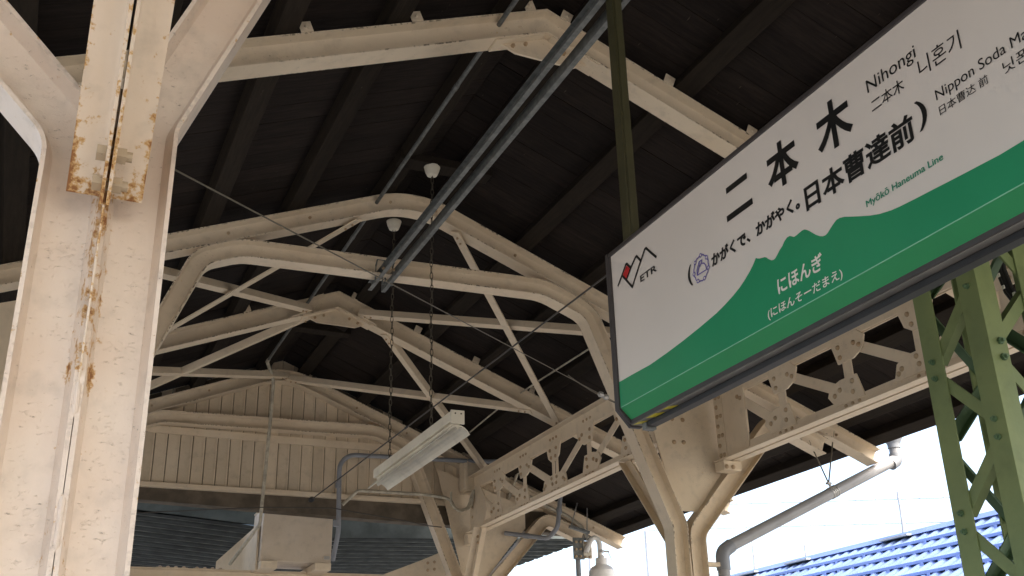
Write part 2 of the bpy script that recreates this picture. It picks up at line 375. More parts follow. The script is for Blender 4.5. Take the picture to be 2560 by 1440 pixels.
# ---- rafters
RAFL = {1: 'nearest cream roof rafter, uppermost in view, bolted plate under its bent apex',
        2: 'cream roof rafter with smoothly rounded apex, second from the top',
        3: 'cream roof rafter with sharp bolted apex right above the hanging lamp',
        4: 'farthest cream roof rafter, directly above the boarded gable'}
for k in (1, 2, 3, 4):
    y = YF[k]; D = DR if k in (1, 3) else 0.100
    th = thing('roof_rafter', RAFL[k], 'rafter', (RX, y, RZ - 0.2), 'steel rafters under the roof')
    off = D / 2 * math.sqrt(1 + 0.16)
    path = [V((XE_L, y, ztop(XE_L) - off)), V((RX, y, RZ - off)), V((XE_R, y, ztop(XE_R) - off))]
    if k in (2, 4): path = fillet(path, [0.55], 8)
    MB().sweep(dense(path, 0.5) if k in (1, 3) else path, iprof(D, 0.098), SIDEY, pg=iedge_dark(iprof(D, 0.098), 0.098)).build('rafter_beam', M_CREAM, th)
    if k in (1, 3):
        zb = RZ - D * 1.078
        hw = 0.205
        poly = [V((RX - hw, y - 0.006, zb - hw * SL - 0.004)), V((RX, y - 0.006, zb - 0.004)), V((RX + hw, y - 0.006, zb - hw * SR - 0.004)), V((RX + hw - 0.07, y - 0.006, zb - hw * SR - 0.036)), V((RX - hw + 0.07, y - 0.006, zb - hw * SL - 0.033))]
        gp = MB().prism(poly, (0, 0.012, 0)).build('gusset_plate', M_CREAM, th, smooth=False)
        for sx, s in ((-1, SL), (1, SR)):   # cover plates under both flanges, web splice, bolts
            a = V((RX + sx * 0.24, y, zb - 0.24 * s - 0.003)); b = V((RX + sx * 0.02, y, zb - 0.02 * s - 0.003))
            MB().sweep([a, b], [(-0.005, -0.045), (0.005, -0.045), (0.005, 0.045), (-0.005, 0.045)], SIDEY).build('flange_plate', M_CREAM, th, smooth=False)
            for q in (0.11, 0.17):
                inst(RIVETC, 'rivet', th, (RX + sx * q, y - 0.0035, RZ - D / 2 - q * s), QY)
                inst(BOLTM, 'bolt', gp, (RX + sx * (q - 0.02), y - 0.006, zb - q * s - 0.017), QY, 0.8)
        for x in ([0.705, 1.145, 1.652, 1.815, 2.314, 2.732] if k == 1 else [0.66, 1.12, 1.60, 1.84, 2.30, 2.74, 3.18]):
            s = SL if x < RX else -SR; t = V((1, 0, s)).normalized(); n = V((-s, 0, 1)).normalized()
            p = V((x, y - 0.052, ztop(x)))
            c = MB().sweep([p - t * 0.025 + n * 0.003, p + t * 0.025 + n * 0.003], [(-0.042, 0), (0.002, 0), (0.002, 0.004), (-0.042, 0.004)], SIDEY).build('purlin_clip', M_CREAM, th, smooth=False)
            inst(RIVETC, 'rivet', c, p + n * 0.022 + V((0, -0.002, 0)), QY, 0.7)
    else:
        for x in [0.29, 0.73, 1.15, 1.60, 1.87, 2.36, 2.80, 4.54]:
            inst(BOLTM, 'bolt', th, (x, y - 0.0035, ztop(x) - 0.045), QY, 0.75)

# ---- portal frames (rows at X = .05 and X = 3.36): two columns of bent beams, tie
CL, CR = 0.052, 3.36
PROF = iprof(0.104, 0.098, 0.010, 0.007, 0.010)
FK = 1.075 + CZ
def portal(k, label):
    y = YF[k]; th = thing('portal_frame', label, 'steel frame', ((CL + CR) / 2, y, 0), 'steel portal frames carrying the canopy')
    h = 0.055
    il, ir = CL + h, CR - h
    tie = [V((il, y, 0)), V((il, y, FK)), V((0.60, y, 2.295 + CZ)), V((0.80, y, 2.375 + CZ)), V((2.53, y, 2.408 + CZ)), V((2.815, y, 2.295 + CZ)), V((ir, y, FK + 0.01)), V((ir, y, 0))]
    tp = iprof(0.098, 0.098, 0.010, 0.007, 0.010)
    MB().sweep(dense(fillet(tie, [0.12, 0.16, 0.35, 0.35, 0.16, 0.12]), 0.6), tp, SIDEY, pg=iedge_dark(tp, 0.098)).build('tie_beam', M_CREAM, th)
    for c, sg, sl in ((CL, -1, SL), (CR, 1, SR)):
        x0 = c + sg * h
        xb = c + sg * 0.708; zb = 1.766 + CZ
        xe = c + sg * 1.06; ze = zb - (abs(xe - xb)) * sl
        path = fillet([V((x0, y, 0)), V((x0, y, FK - 0.02)), V((xb, y, zb)), V((xe, y, ze))], [0.14, 0.10])
        MB().sweep(dense(path, 0.6), PROF, SIDEY, pg=iedge_dark(PROF, 0.098)).build('outer_arm', M_CREAM, th)
        pl_ = [(0.035, 1.175), (-0.095, 1.175), (-0.36, 1.50), (-0.52, 1.68), (-0.52, 1.86), (0.29, 2.14)]
        g = MB().prism([V((c - sg * px_, y - 0.004, z + CZ)) for px_, z in pl_], (0, 0.010, 0)).build('gusset_plate', M_CREAM, th, smooth=False)
        if sg > 0:
            for px_, pz in RIV2 if k == 2 else ():
                p = onY(px_, pz, y - 0.004); inst(RIVET, 'rivet', g, p, QY)
    MB().box((CR - 0.006, y - 0.03, 0.0), (CR + 0.006, y - 0.026, FK - 0.1)).build('seam_strip', M_BOLT, th)
    return th
RIV2 = [(1704, 1030), (1680, 1047), (1706, 1050), (1685, 1105), (1709, 1106)]
P2 = portal(2, 'cream portal frame with forked column below the left end of the sign')
P4 = portal(4, 'cream portal frame at the boarded gable, its forked column carrying a small box')
for px_, py_ in ((1065 / 2.939 + 820, 950 + 1055 / 2.939), (1062 / 2.939 + 820, 950 + 1012 / 2.939), (1080 / 2.939 + 820, 950 + 940 / 2.939)):
    inst(RIVET, 'rivet', P4.children[-1], onY(px_, py_, YF[4] - 0.03), QY)

# ---- near column at the left (frame 0)
y0 = YF[0]; NX = 0.040
nc = thing('canopy_column', 'rust-spotted cream steel column with forked arms, filling the left edge', 'column', (NX, y0, 0))
h = 0.0562
NP = iprof(0.111, 0.096, 0.013, 0.007, 0.016)
INNER_R = -1                              # u of the sweep runs to +X on a rising member
npr = []
for u, v in NP: npr.append(0.45 if abs(u) > 0.05 else 0.12)
def hp(path): return dense(path, 0.03)
il = NX + h
right = fillet([V((il, y0, 0)), V((il, y0, FK - 0.005)), V((il + 0.62, y0, FK + 0.62 * 2.5)), V((il + 0.8, y0, FK + 1.64))], [0.10, 0.1])
def near_beam(path, name, inner):
    mb = MB(); mb.sweep(path, NP, SIDEY, pr=[0.02] * len(NP), pg=[q * 0.22 for q in iedge_dark(NP, 0.096)])
    k = len(NP)
    for i in range(len(mb.v)):
        u, v = NP[i % k]; z = mb.v[i].z - CZ
        if abs(u) < 0.035: continue
        seam = (u * inner > 0) and z < 0.95
        if seam and v < 0: mb.r[i] = 0.72 if 0.56 < z < 0.93 else 0.30
        elif v < 0 and not seam: mb.r[i] = 0.34 if abs(u) > 0.05 else 0.1
    mb.build(name, M_NEAR, nc)
near_beam(hp(right), 'inner_arm', INNER_R)
xo = NX - h
left = fillet([V((xo, y0, 0)), V((xo, y0, FK - 0.055)), V((xo - 0.72, y0, FK + 0.70)), V((xo - 1.0, y0, FK + 0.59))], [0.13, 0.1])
near_beam(hp(left), 'outer_arm', -INNER_R)
# longitudinal knee brace: two angles bolted through an upright fin
ff = y0 - 0.048
fin = [V((0, y, z + CZ)) for y, z in ((ff + 0.004, 0.555), (ff - 0.016, 0.60), (ff - 0.030, 0.72), (ff - 0.055, 0.86), (ff - 0.070, 0.93), (ff - 0.150, 1.03), (ff + 0.004, 1.12))]
fm = MB().prism([p + V((NX - 0.0026, 0, 0)) for p in fin], (0.0042, 0, 0), 0.75).build('fin_plate', M_ANGLE, nc, smooth=False, bevel=0.0015)
bd = V((0, -0.632, 0.775)).normalized()
b0 = V((NX - 0.0005, ff - 0.012, 0.893 + CZ)); nrm = V((1, 0, 0)).cross(bd).normalized()       # nrm looks at the camera and down
for sg in (-1, 1):
    pa = [b0 + V((sg * 0.0024, 0, 0)) + bd * (q * 0.02) for q in range(0, 56)]
    leg = 0.060
    mb = MB(); prof = []; pr = []
    # flat leg towards sg*x, standing leg towards the camera
    for u, v, r in ((0, 0, .3), (0, .25, .1), (0, .55, .12), (0, .8, .3), (0, 1, 1.0 if sg < 0 else .7), (.1, 1, 1.0 if sg < 0 else .7), (.1, .8, .3), (.1, .55, .12), (.1, .22, .1), (.22, .1, .1), (.7, .1, .2), (1, .1, .6), (1, 0, .6)):
        prof.append((u * leg, sg * v * leg)); pr.append(r)
    mb.sweep(pa, prof, (1, 0, 0), pr=pr)
    k = len(prof)
    for i in range(len(mb.r)):
        ring = i // k
        if ring < 4: mb.r[i] = min(1, mb.r[i] + 0.5 * (4 - ring) / 4)
    a = mb.build('brace_angle', M_ANGLE, nc, angle=50)
    for i, q in enumerate((0.030, 0.082)):
        c = b0 + V((sg * 0.0088, 0, 0)) + bd * q + nrm * 0.033
        hb = hexm(0.0155, 0.015, 0.010 if sg > 0 else 0.0, 0.6)
        me = mesh_of(hb, 'bolt', M_NUT)
        inst(me, 'bolt', a, c, facing((sg, 0, 0)))
# weld beads bridging the slit between the two beams
for za, zb_, rr in ((0.285, 0.375, .45), (0.50, 0.562, .8), (-0.2, 0.02, .3)):
    MB().tube([V((NX, ff + 0.004, za + CZ)), V((NX, ff + 0.001, za + 0.01 + CZ)), V((NX, ff + 0.001, zb_ - 0.01 + CZ)), V((NX, ff + 0.004, zb_ + CZ))], [0.002, 0.0055, 0.0055, 0.002], 8).build('weld_bead', M_NEAR, nc)

# ---- diagonal braces in the roof slopes (each bay an X)
nL = V((-SL, 0, 1)).normalized(); nR = V((SR, 0, 1)).normalized()
def slope_pt(px_, py_, right, drop=0.14):
    n = nR if right else nL
    return onP(px_, py_, V((RX, 0, RZ)) - n * drop, n)
def brace(p, q, right, ya, yb, label, flat=False, drop=0.14, plate=None):
    a = slope_pt(*p, right, drop); b = slope_pt(*q, right, drop); dv = b - a
    A = a + dv * ((ya - a.y) / dv.y) if ya is not None else a
    B = a + dv * ((yb - a.y) / dv.y) if yb is not None else b
    n = nR if right else nL
    dv = (B - A).normalized()
    mb = MB()
    if flat: mb.sweep([A, B], [(-0.026, -0.004), (0.026, -0.004), (0.026, 0.004), (-0.026, 0.004)], n)
    else:
        sd = n.cross(dv); sgn = 1 if sd.y < 0 else -1          # standing leg on the camera side
        mb.sweep([A, B], [(-0.024, 0), (0.024, 0), (0.024, 0.005), (-0.024, 0.005)] if False else [(sgn * -0.024, -0.003), (sgn * 0.024, -0.003), (sgn * 0.024, 0.044), (sgn * 0.019, 0.044), (sgn * 0.019, 0.002), (sgn * -0.024, 0.002)], n)
    th = thing('roof_brace', label, 'brace', (A + B) / 2, 'diagonal braces under the roof slopes')
    mb.build('brace_bar', M_CREAM, th, smooth=False)
    if plate:
        sg_ = V((1, 0, 0)) if dv.x > 0 else V((-1, 0, 0)); t = (sg_ - n * sg_.dot(n)).normalized(); f = V((0, 1, 0)) if dv.y > 0 else V((0, -1, 0))
        p0 = A - n * 0.005 - f * 0.02
        MB().prism([p0 - t * 0.03, p0 + t * 0.16, p0 + t * 0.13 + f * 0.045, p0 + t * 0.02 + f * 0.06], n * -0.006).build('gusset_plate', M_CREAM, th, smooth=False)
    for e, q2 in ((A, 1), (B, -1)):
        for j in (0.05, 0.10):
            inst(BOLTM, 'bolt', th, e + dv * q2 * j - n * 0.004, facing(-n), 0.6)
    return th
brace((745, 772), (410, 690), False, YF[3] - 0.035, YF[2] + 0.01, 'cream angle brace slanting left-up from the sharp apex above the hanging lamp', False, 0.092, True)
brace((900, 548), (430, 820), False, YF[2] - 0.03, YF[3] + 0.02, 'flat cream brace slanting down-left from below the rounded apex', True, 0.117)
brace((965, 795), (1530, 838), True, YF[3] - 0.035, YF[2] + 0.01, 'long cream angle brace running right, nearly level, to behind the sign edge', False, 0.092, True)
brace((1140, 585), (1370, 1015), True, YF[2] - 0.03, YF[3] + 0.02, 'flat cream brace dropping steeply right of the galvanised channels', True, 0.117)
brace((690, 833), (375, 972), False, YF[3] - 0.01, YF[4] - 0.02, 'thin cream brace slanting down-left behind the sharp-apex rafter', False, 0.120)
brace((640, 942), (375, 934), False, YF[4] - 0.04, YF[3] - 0.01, 'nearly level cream brace at the left of the boarded gable', False, 0.118)
brace((965, 845), (1190, 1150), True, YF[3] - 0.01, YF[4] - 0.02, 'thin cream brace passing behind the near end of the hanging lamp', False, 0.120)
brace((800, 962), (1330, 1030), True, YF[4] - 0.04, YF[3] - 0.01, 'cream brace running right from the gable peak over the hanging lamp', False, 0.118)

# ---- lattice girders along the right column row
def girder(X, Ya, Yb, zt0, zt1, zb0, zb1, nodes, mid, label, end_lo, end_hi):
    """top chord zt0..zt1, bottom chord zb0..zb1 (relative to the eye), nodes = panel points"""
    th = thing('lattice_girder', label, 'girder', (X, (Ya + Yb) / 2, zb0 + CZ), 'riveted lattice girders')
    t = 0.006
    def Z(z): return z + CZ
    for s in (-1, 1):                      # each chord is two angles back to back
        x = X + s * 0.009
        def ang(za, zb_, horiz_at):
            lo, hi = min(za, zb_), max(za, zb_)
            mb = MB(); mb.prism([(x, Ya, Z(lo)), (x + s * t, Ya, Z(lo)), (x + s * t, Ya, Z(hi)), (x, Ya, Z(hi))], (0, Yb - Ya, 0))
            zz = Z(horiz_at)
            z2 = zz + (t if horiz_at == lo else -t)
            mb.prism([(x + s * t, Ya, min(zz, z2)), (x + s * 0.058, Ya, min(zz, z2)), (x + s * 0.058, Ya, max(zz, z2)), (x + s * t, Ya, max(zz, z2))], (0, Yb - Ya, 0)); return mb
        ang(zb1, zb0, zb0).build('bottom_chord', M_CREAM, th, smooth=False)
        ang(zt0, zt1, zt1).build('top_chord', M_CREAM, th, smooth=False)
    def plate(poly, riv, c=None, k=1.0):
        if c is not None:
            poly = [(c + (y - c) * k, z) for y, z in poly]; riv = [(c + (y - c) * k, z) for y, z in riv]
        g = MB().prism([(X - 0.020, y, Z(z)) for y, z in poly], (0.010, 0, 0)).build('gusset_plate', M_CREAM, th, smooth=False, bevel=0.0015)
        for y, z in riv: inst(RIVET, 'rivet', g, (X - 0.0205, y, Z(z)), QX)
    def bar(y0_, z0_, y1_, z1_, dx, wd, kind):
        a = V((X + dx, y0_, Z(z0_))); b = V((X + dx, y1_, Z(z1_))); MB().sweep([a, b], [(-wd, -0.003), (wd, -0.003), (wd, 0.003), (-wd, 0.003)], (1, 0, 0)).build(kind, M_CREAM, th, smooth=False)
    zt = zt0; zb = zb1
    ns = nodes
    for i, y in enumerate(ns):
        far = y > mid + 0.1; near = y < mid - 0.1
        g = 1 if far else -1               # web bars run from the top towards midspan
        if abs(y - mid) <= 0.1:
            plate([(y + 0.12, zt + .02), (y + 0.085, zt - 0.085), (y + 0.04, zt - 0.115), (y - 0.04, zt - 0.115), (y - 0.085, zt - 0.085), (y - 0.12, zt + .02)], [(y + 0.05, zt - 0.03), (y - 0.05, zt - 0.03), (y + 0.035, zt - 0.085), (y - 0.035, zt - 0.085)])
            plate([(y + 0.20, zb - .02), (y + 0.17, zb + 0.06), (y + 0.11, zb + 0.085), (y - 0.11, zb + 0.085), (y - 0.17, zb + 0.06), (y - 0.20, zb - .02)], [(y + 0.14, zb + 0.03), (y + 0.165, zb + 0.012), (y + 0.04, zb + 0.06), (y - 0.04, zb + 0.06), (y + 0.03, zb + 0.02), (y - 0.03, zb + 0.02), (y - 0.14, zb + 0.03), (y - 0.165, zb + 0.012)])
            bar(y + 0.028, zt - 0.09, y + 0.028, zb + 0.06, -0.008, 0.018, 'vertical_bar'); bar(y - 0.028, zt - 0.09, y - 0.028, zb + 0.06, -0.008, 0.018, 'vertical_bar')
        else:
            plate([(y + g * 0.085, zt + .02), (y + g * 0.05, zt - 0.115), (y - g * 0.045, zt - 0.115), (y - g * 0.105, zt - 0.085), (y - g * 0.125, zt - 0.02), (y - g * 0.085, zt + .02)],
                  [(y + g * 0.035, zt - 0.03), (y + g * 0.03, zt - 0.085), (y - g * 0.06, zt - 0.04), (y - g * 0.09, zt - 0.062)], y, 1.2)
            plate([(y - g * 0.08, zb - .02), (y - g * 0.045, zb + 0.105), (y + g * 0.055, zb + 0.105), (y + g * 0.12, zb + 0.085), (y + g * 0.14, zb + 0.04), (y + g * 0.10, zb - .02)],
                  [(y - g * 0.02, zb + 0.075), (y - g * 0.015, zb + 0.022), (y + g * 0.06, zb + 0.055), (y + g * 0.095, zb + 0.035)], y, 1.2)
            bar(y, zt - 0.05, y, zb + 0.05, -0.008, 0.026, 'vertical_bar'); bar(y + 0.03, zt - 0.0, y + 0.03, zb, 0.004, 0.02, 'vertical_bar')
        j = i + 1
        if far and j < len(ns): bar(y - 0.06, zt - 0.045, ns[j] + 0.07, zb + 0.05, -0.0095, 0.028, 'diagonal_bar')
        if near and i > 0: bar(y + 0.06, zt - 0.045, ns[i - 1] - 0.07, zb + 0.05, -0.0095, 0.028, 'diagonal_bar')
    for y in ns:
        for q in (-0.05, 0, 0.05):
            inst(RIVET, 'rivet', th, (X - 0.0155, y + q, Z(zt + 0.05)), QX, 0.8); inst(RIVET, 'rivet', th, (X - 0.0155, y + q, Z(zb0 * 0.5 + zb1 * 0.5)), QX, 0.8)
    return th, plate, bar, Z
# left span: from the gable column to the portal under the sign
GL, plL, brL, ZL = girder(3.36, 5.16, 8.30, 1.945, 2.050, 1.592, 1.650, [7.72, 7.22, 6.70, 6.18, 5.66], 6.70, 'riveted cream lattice girder between the two forked columns', 0, 0)
plL([(8.30, 1.97), (8.30, 1.62), (8.02, 1.62), (7.96, 1.72), (7.99, 1.85), (8.10, 1.97)], [(8.24, 1.9), (8.24, 1.8), (8.24, 1.72)])
brL(8.16, 1.93, 7.79, 1.70, -0.0095, 0.012, 'diagonal_bar')
plL([(5.16, 1.97), (5.16, 1.62), (5.40, 1.62), (5.43, 1.75), (5.36, 1.97)], [(5.3, 1.9), (5.3, 1.75)])
MB().box((3.30, 8.26, 1.50 + CZ), (3.42, 8.34, 1.588 + CZ)).build('end_bracket', M_CREAM, GL, bevel=0.003)
# right span: from that portal towards and past the camera
XR_ = 3.64
GR, plR, brR, ZR = girder(XR_, 1.2, 5.09, 1.825, 1.930, 1.458, 1.525, [4.47, 3.94, 3.44, 2.94, 2.41], 3.44, 'riveted cream lattice girder passing behind the green mast and the sign', 0, 0)
plR([(5.09, 1.86), (5.09, 1.46), (4.80, 1.49), (4.80, 1.84)], [(4.86, 1.795), (4.835, 1.78)])
brR(4.88, 1.80, 4.56, 1.575, -0.0095, 0.028, 'diagonal_bar')
ea = MB().box((XR_ - 0.026, 5.01, 1.455 + CZ), (XR_ - 0.020, 5.09, 1.87 + CZ)).build('end_angle', M_CREAM, GR, bevel=0.001)
for i in range(7):
    z = 1.865 - 0.058 * i
    inst(RIVET, 'rivet', ea, (XR_ - 0.0265, 5.065, z - 0.02 + CZ), QX)
    if i % 2 == 0: inst(RIVET, 'rivet', ea, (XR_ - 0.0265, 5.03, z - 0.022 + CZ), QX)
MB().box((XR_ - 0.06, 5.00, 1.40 + CZ), (XR_ + 0.06, 5.09, 1.456 + CZ)).build('end_bracket', M_CREAM, GR, bevel=0.003)
for dx, dz in ((-0.045, -0.035), (0.0, -0.035)):
    inst(RIVET, 'rivet', GR, (XR_ + dx, 4.998, 1.452 + CZ + dz), QY)
# knee braces below the girders, in the plane of the girder
def knee(parent, X, A, B):
    dv = (V((X, *B)) - V((X, *A))).normalized()
    for s in (-1, 1):
        MB().sweep([V((X + s * 0.007, *A)), V((X + s * 0.007, *B))], [(0, s * 0.0), (0.006, s * 0.0), (0.006, s * 0.05), (0, s * 0.05)], (1, 0, 0)).build('knee_brace', M_CREAM, parent, smooth=False)
    MB().sweep([V((X, *A)), V((X, *B))], [(-0.045, -0.004), (0.004, -0.004), (0.004, 0.004), (-0.045, 0.004)], (1, 0, 0)).build('knee_web', M_CREAM, parent, smooth=False)
kA = onX(1228, 1315, 3.36); kB = onX(1152, 1440, 3.36)
knee(GL, 3.30, (7.98, 1.588 + CZ), (8.30, 1.05 + CZ))
knee(GL, 3.36, (5.72, 1.588 + CZ), (5.19, 0.95 + CZ))
for zz in (1.52, 1.47): inst(BOLTM, 'bolt', GL, (3.29, 8.02, zz + CZ), QY)

# ================================================================ gable at frame 4
gy = YF[4] + 0.05
gw = thing('gable_wall', 'cream boarded gable wall closing the roof behind the hanging lamp', 'wall', (RX, gy, 1.84 + CZ))
bw = 0.095; x = -0.35
while x < 4.3:
    x1 = x + bw - 0.006
    def top(xx): return ztop(xx) + 0.066
    zlo = 1.872 + CZ
    if top(x) > zlo + 0.02 and top(x1) > zlo + 0.02:
        jy = random.uniform(0, 0.004)
        MB().prism([(x, gy + jy, zlo), (x1, gy + jy, zlo), (x1, gy + jy, top(x1)), (x, gy + jy, top(x))], (0, 0.016, 0)).build('gable_board', M_GABLE, gw, smooth=False, bevel=0.002)
        MB().box((x1 - 0.012, gy - 0.005, zlo), (x1 - 0.001, gy + 0.004, min(top(x), top(x1)))).build('batten', M_CREAM, gw, smooth=False)
        MB().box((x1 - 0.004, gy + 0.0165, zlo), (x1 + 0.010, gy + 0.0205, min(top(x), top(x1)))).build('backing_strip', M_DARKBEAM, gw, smooth=False)
    x += bw
MB().box((-0.4, gy - 0.035, 1.842 + CZ), (4.35, gy + 0.019, 1.878 + CZ)).build('sill_rail', M_CREAM, gw, bevel=0.003)
MB().prism([(0.62, gy - 0.02, 2.262 + CZ), (2.98, gy - 0.02, 2.255 + CZ), (2.80, gy - 0.02, 2.318 + CZ), (0.72, gy - 0.02, 2.318 + CZ)], (0, 0.016, 0)).build('head_rail', M_CREAM, gw, smooth=False, bevel=0.002)
# dark timbers just below and the upper boards over the rafter
dbm = MB(); dbm.prism([(-1.0, gy + 0.022, 1.90 + CZ), (4.6, gy + 0.022, 1.90 + CZ), (4.6, gy + 0.022, 1.66 + CZ), (2.6, gy + 0.022, 1.695 + CZ), (0.7, gy + 0.022, 1.75 + CZ), (-1.0, gy + 0.022, 1.77 + CZ)], (0, 0.12, 0))
dbm.build('under_beam', M_DARKBEAM, gw, smooth=False)
for x0, x1 in ((0.9, 1.52), (1.98, 2.6), (0.45, 0.80), (2.8, 3.3)):
    MB().prism([(x0, gy - 0.02, ztop(x0) - 0.01), (x1, gy - 0.02, ztop(x1) - 0.01), (x1, gy - 0.02, ztop(x1) + 0.055), (x0, gy - 0.02, ztop(x0) + 0.055)], (0, 0.012, 0)).build('upper_board', M_DARKBEAM, gw, smooth=False)

# ================================================================ galvanised channels and the sign
CHX = (1.548, 1.603); CHZ = 2.30 + CZ
for i, x in enumerate(CHX):
    prof = [(0, 0), (0.048, 0), (0.048, 0.022), (0.045, 0.022), (0.045, 0.003), (0.003, 0.003), (0.003, 0.022), (0, 0.022)]
    s = -1 if i == 0 else 1
    mb = MB(); mb.sweep([V((x, 1.0, CHZ + 0.045)), V((x, 5.27, CHZ + 0.045))], [(u - 0.03, s * v) for u, v in prof], (1, 0, 0))
    th = thing('steel_channel', ('left' if i == 0 else 'right') + ' one of two galvanised channels crossing the rafters above the sign', 'channel', (x, 3.1, CHZ))
    mb.build('channel_rail', M_GALV, th, smooth=False)
    ub = MB(); ub.tube([(x - 0.022, 5.13, CHZ - 0.0), (x - 0.022, 5.13, CHZ + 0.10), (x - 0.022, 5.10, CHZ + 0.13), (x + 0.018, 5.10, CHZ + 0.13), (x + 0.018, 5.13, CHZ + 0.10), (x + 0.018, 5.13, CHZ)], 0.005, 8)
    ub.build('u_bolt', M_GALV, th)
    for yy in (5.15, 5.02): inst(BOLTM, 'bolt', th, (x - 0.005, yy, CHZ + 0.045), QX, 0.8)
    MB().box((x - 0.03, 1.82, CHZ + 0.083), (x + 0.03, 1.88, 2.355 + CZ + 0.1)).build('hanger_lug', M_GALV, th)

SXF, SXB, SXC = 1.550, 1.660, 1.605       # sign: front face, back face, middle
SY1, SY0 = 2.66, 0.72
ST, SFOLD, SBOT = 1.392 + CZ, 0.902 + CZ, 0.858 + CZ
for i, (yy, nm) in enumerate(((2.555, 'olive steel post hanging the sign from the galvanised channels'), (0.98, None))):
    if nm is None: continue
    mb = MB(); mb.box((1.556, yy - 0.022, ST + 0.015), (1.592, yy + 0.022, CHZ + 0.12))
    mb.box((1.562, yy - 0.027, ST + 0.015), (1.586, yy - 0.022, CHZ + 0.12))
    single(mb, 'sign_post', M_OLIVE, nm, 'post', bevel=0.002)
sg = thing('station_sign', 'hanging white and green station name sign with black lettering', 'sign', (SXC, (SY0 + SY1) / 2, SBOT))
y1, y2 = SY0, SY1
MB().prism([(SXF, y1, ST), (SXF, y1, SFOLD), (SXF + 0.004, y1, SFOLD), (SXF + 0.004, y1, ST)], (0, y2 - y1, 0)).build('front_panel', M_SIGNW, sg, smooth=False)
MB().prism([(SXB, y1, ST), (SXB, y1, SFOLD), (SXB - 0.004, y1, SFOLD), (SXB - 0.004, y1, ST)], (0, y2 - y1, 0)).build('back_panel', M_SIGNW, sg, smooth=False)
SLX = 1.583
MB().cyl((SXF + 0.0008, y1, SFOLD), (SXF + 0.0008, y2 - 0.013, SFOLD), 0.0016, 8).build('bead_highlight', M_BEAD, sg)
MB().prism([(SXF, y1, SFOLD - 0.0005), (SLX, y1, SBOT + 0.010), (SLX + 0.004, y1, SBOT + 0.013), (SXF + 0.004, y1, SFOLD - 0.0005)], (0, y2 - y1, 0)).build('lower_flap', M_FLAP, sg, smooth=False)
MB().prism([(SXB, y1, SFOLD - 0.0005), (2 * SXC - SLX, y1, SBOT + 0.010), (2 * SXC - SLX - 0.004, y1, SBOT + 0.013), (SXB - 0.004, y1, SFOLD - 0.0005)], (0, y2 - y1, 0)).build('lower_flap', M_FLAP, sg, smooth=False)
MB().box((SXF - 0.004, y1, ST), (SXB + 0.004, y2, ST + 0.014)).build('top_rail', M_FRAME, sg, bevel=0.002)
ec = [(SXF - 0.006, ST + 0.015), (SXF - 0.006, SFOLD - 0.004), (SLX + 0.004, SBOT - 0.010), (2 * SXC - SLX - 0.004, SBOT - 0.010), (SXB + 0.006, SFOLD - 0.004), (SXB + 0.006, ST + 0.015)]
MB().prism([(x, SY1, z) for x, z in ec], (0, 0.014, 0)).build('end_cap', M_FRAME, sg, smooth=False, bevel=0.0015)
# front edge of the end frame, bottom rails, grey underside with hazard tape
MB().prism([(SXF - 0.006, SY1, ST), (SXF - 0.006, SY1, SFOLD - 0.004), (SXF + 0.002, SY1, SFOLD), (SXF + 0.002, SY1, ST)], (0, -0.012, 0)).build('end_frame', M_FRAME, sg, smooth=False)
MB().prism([(SXF - 0.006, SY1, SFOLD - 0.004), (SLX - 0.002, SY1, SBOT), (SLX + 0.004, SY1, SBOT + 0.006), (SXF + 0.001, SY1, SFOLD + 0.002)], (0, -0.010, 0)).build('end_frame', M_FRAME, sg, smooth=False)
for s in (-1, 1):
    xa = SXC + s * (SXC - SLX)
    MB().box((min(xa, xa - s * 0.004) - 0.0, y1, SBOT - 0.002), (max(xa, xa - s * 0.004) + 0.0, y2, SBOT + 0.012)).build('bottom_rail', M_FRAME, sg, smooth=False)
MB().box((SLX + 0.0045, y1, SBOT - 0.004), (2 * SXC - SLX - 0.0045, y2 - 0.0005, SBOT + 0.002)).build('underside', M_UNDER, sg)
MB().box((SXC + 0.004, y1, SBOT - 0.020), (SXC + 0.034, y2 - 0.055, SBOT - 0.0045)).build('bottom_channel', M_BLACK, sg, bevel=0.002)
MB().box((SXC + 0.002, y2 - 0.054, SBOT - 0.026), (SXC + 0.036, y2 - 0.030, SBOT - 0.0045)).build('channel_end', M_GALV, sg)
for q in (0.012, 0.085, 0.175):
    yy = y2 - q; zt_ = SBOT - 0.0046
    w2 = 0.05 if q == 0.085 else 0.03
    MB().prism([(SLX + 0.006, yy, zt_), (SLX + 0.006, yy - w2, zt_), (SLX + 0.025, yy - w2 - 0.02, zt_), (SLX + 0.025, yy - 0.02, zt_)], (0, 0, -0.0008)).build('hazard_stripe', M_YELLOW, sg, smooth=False)

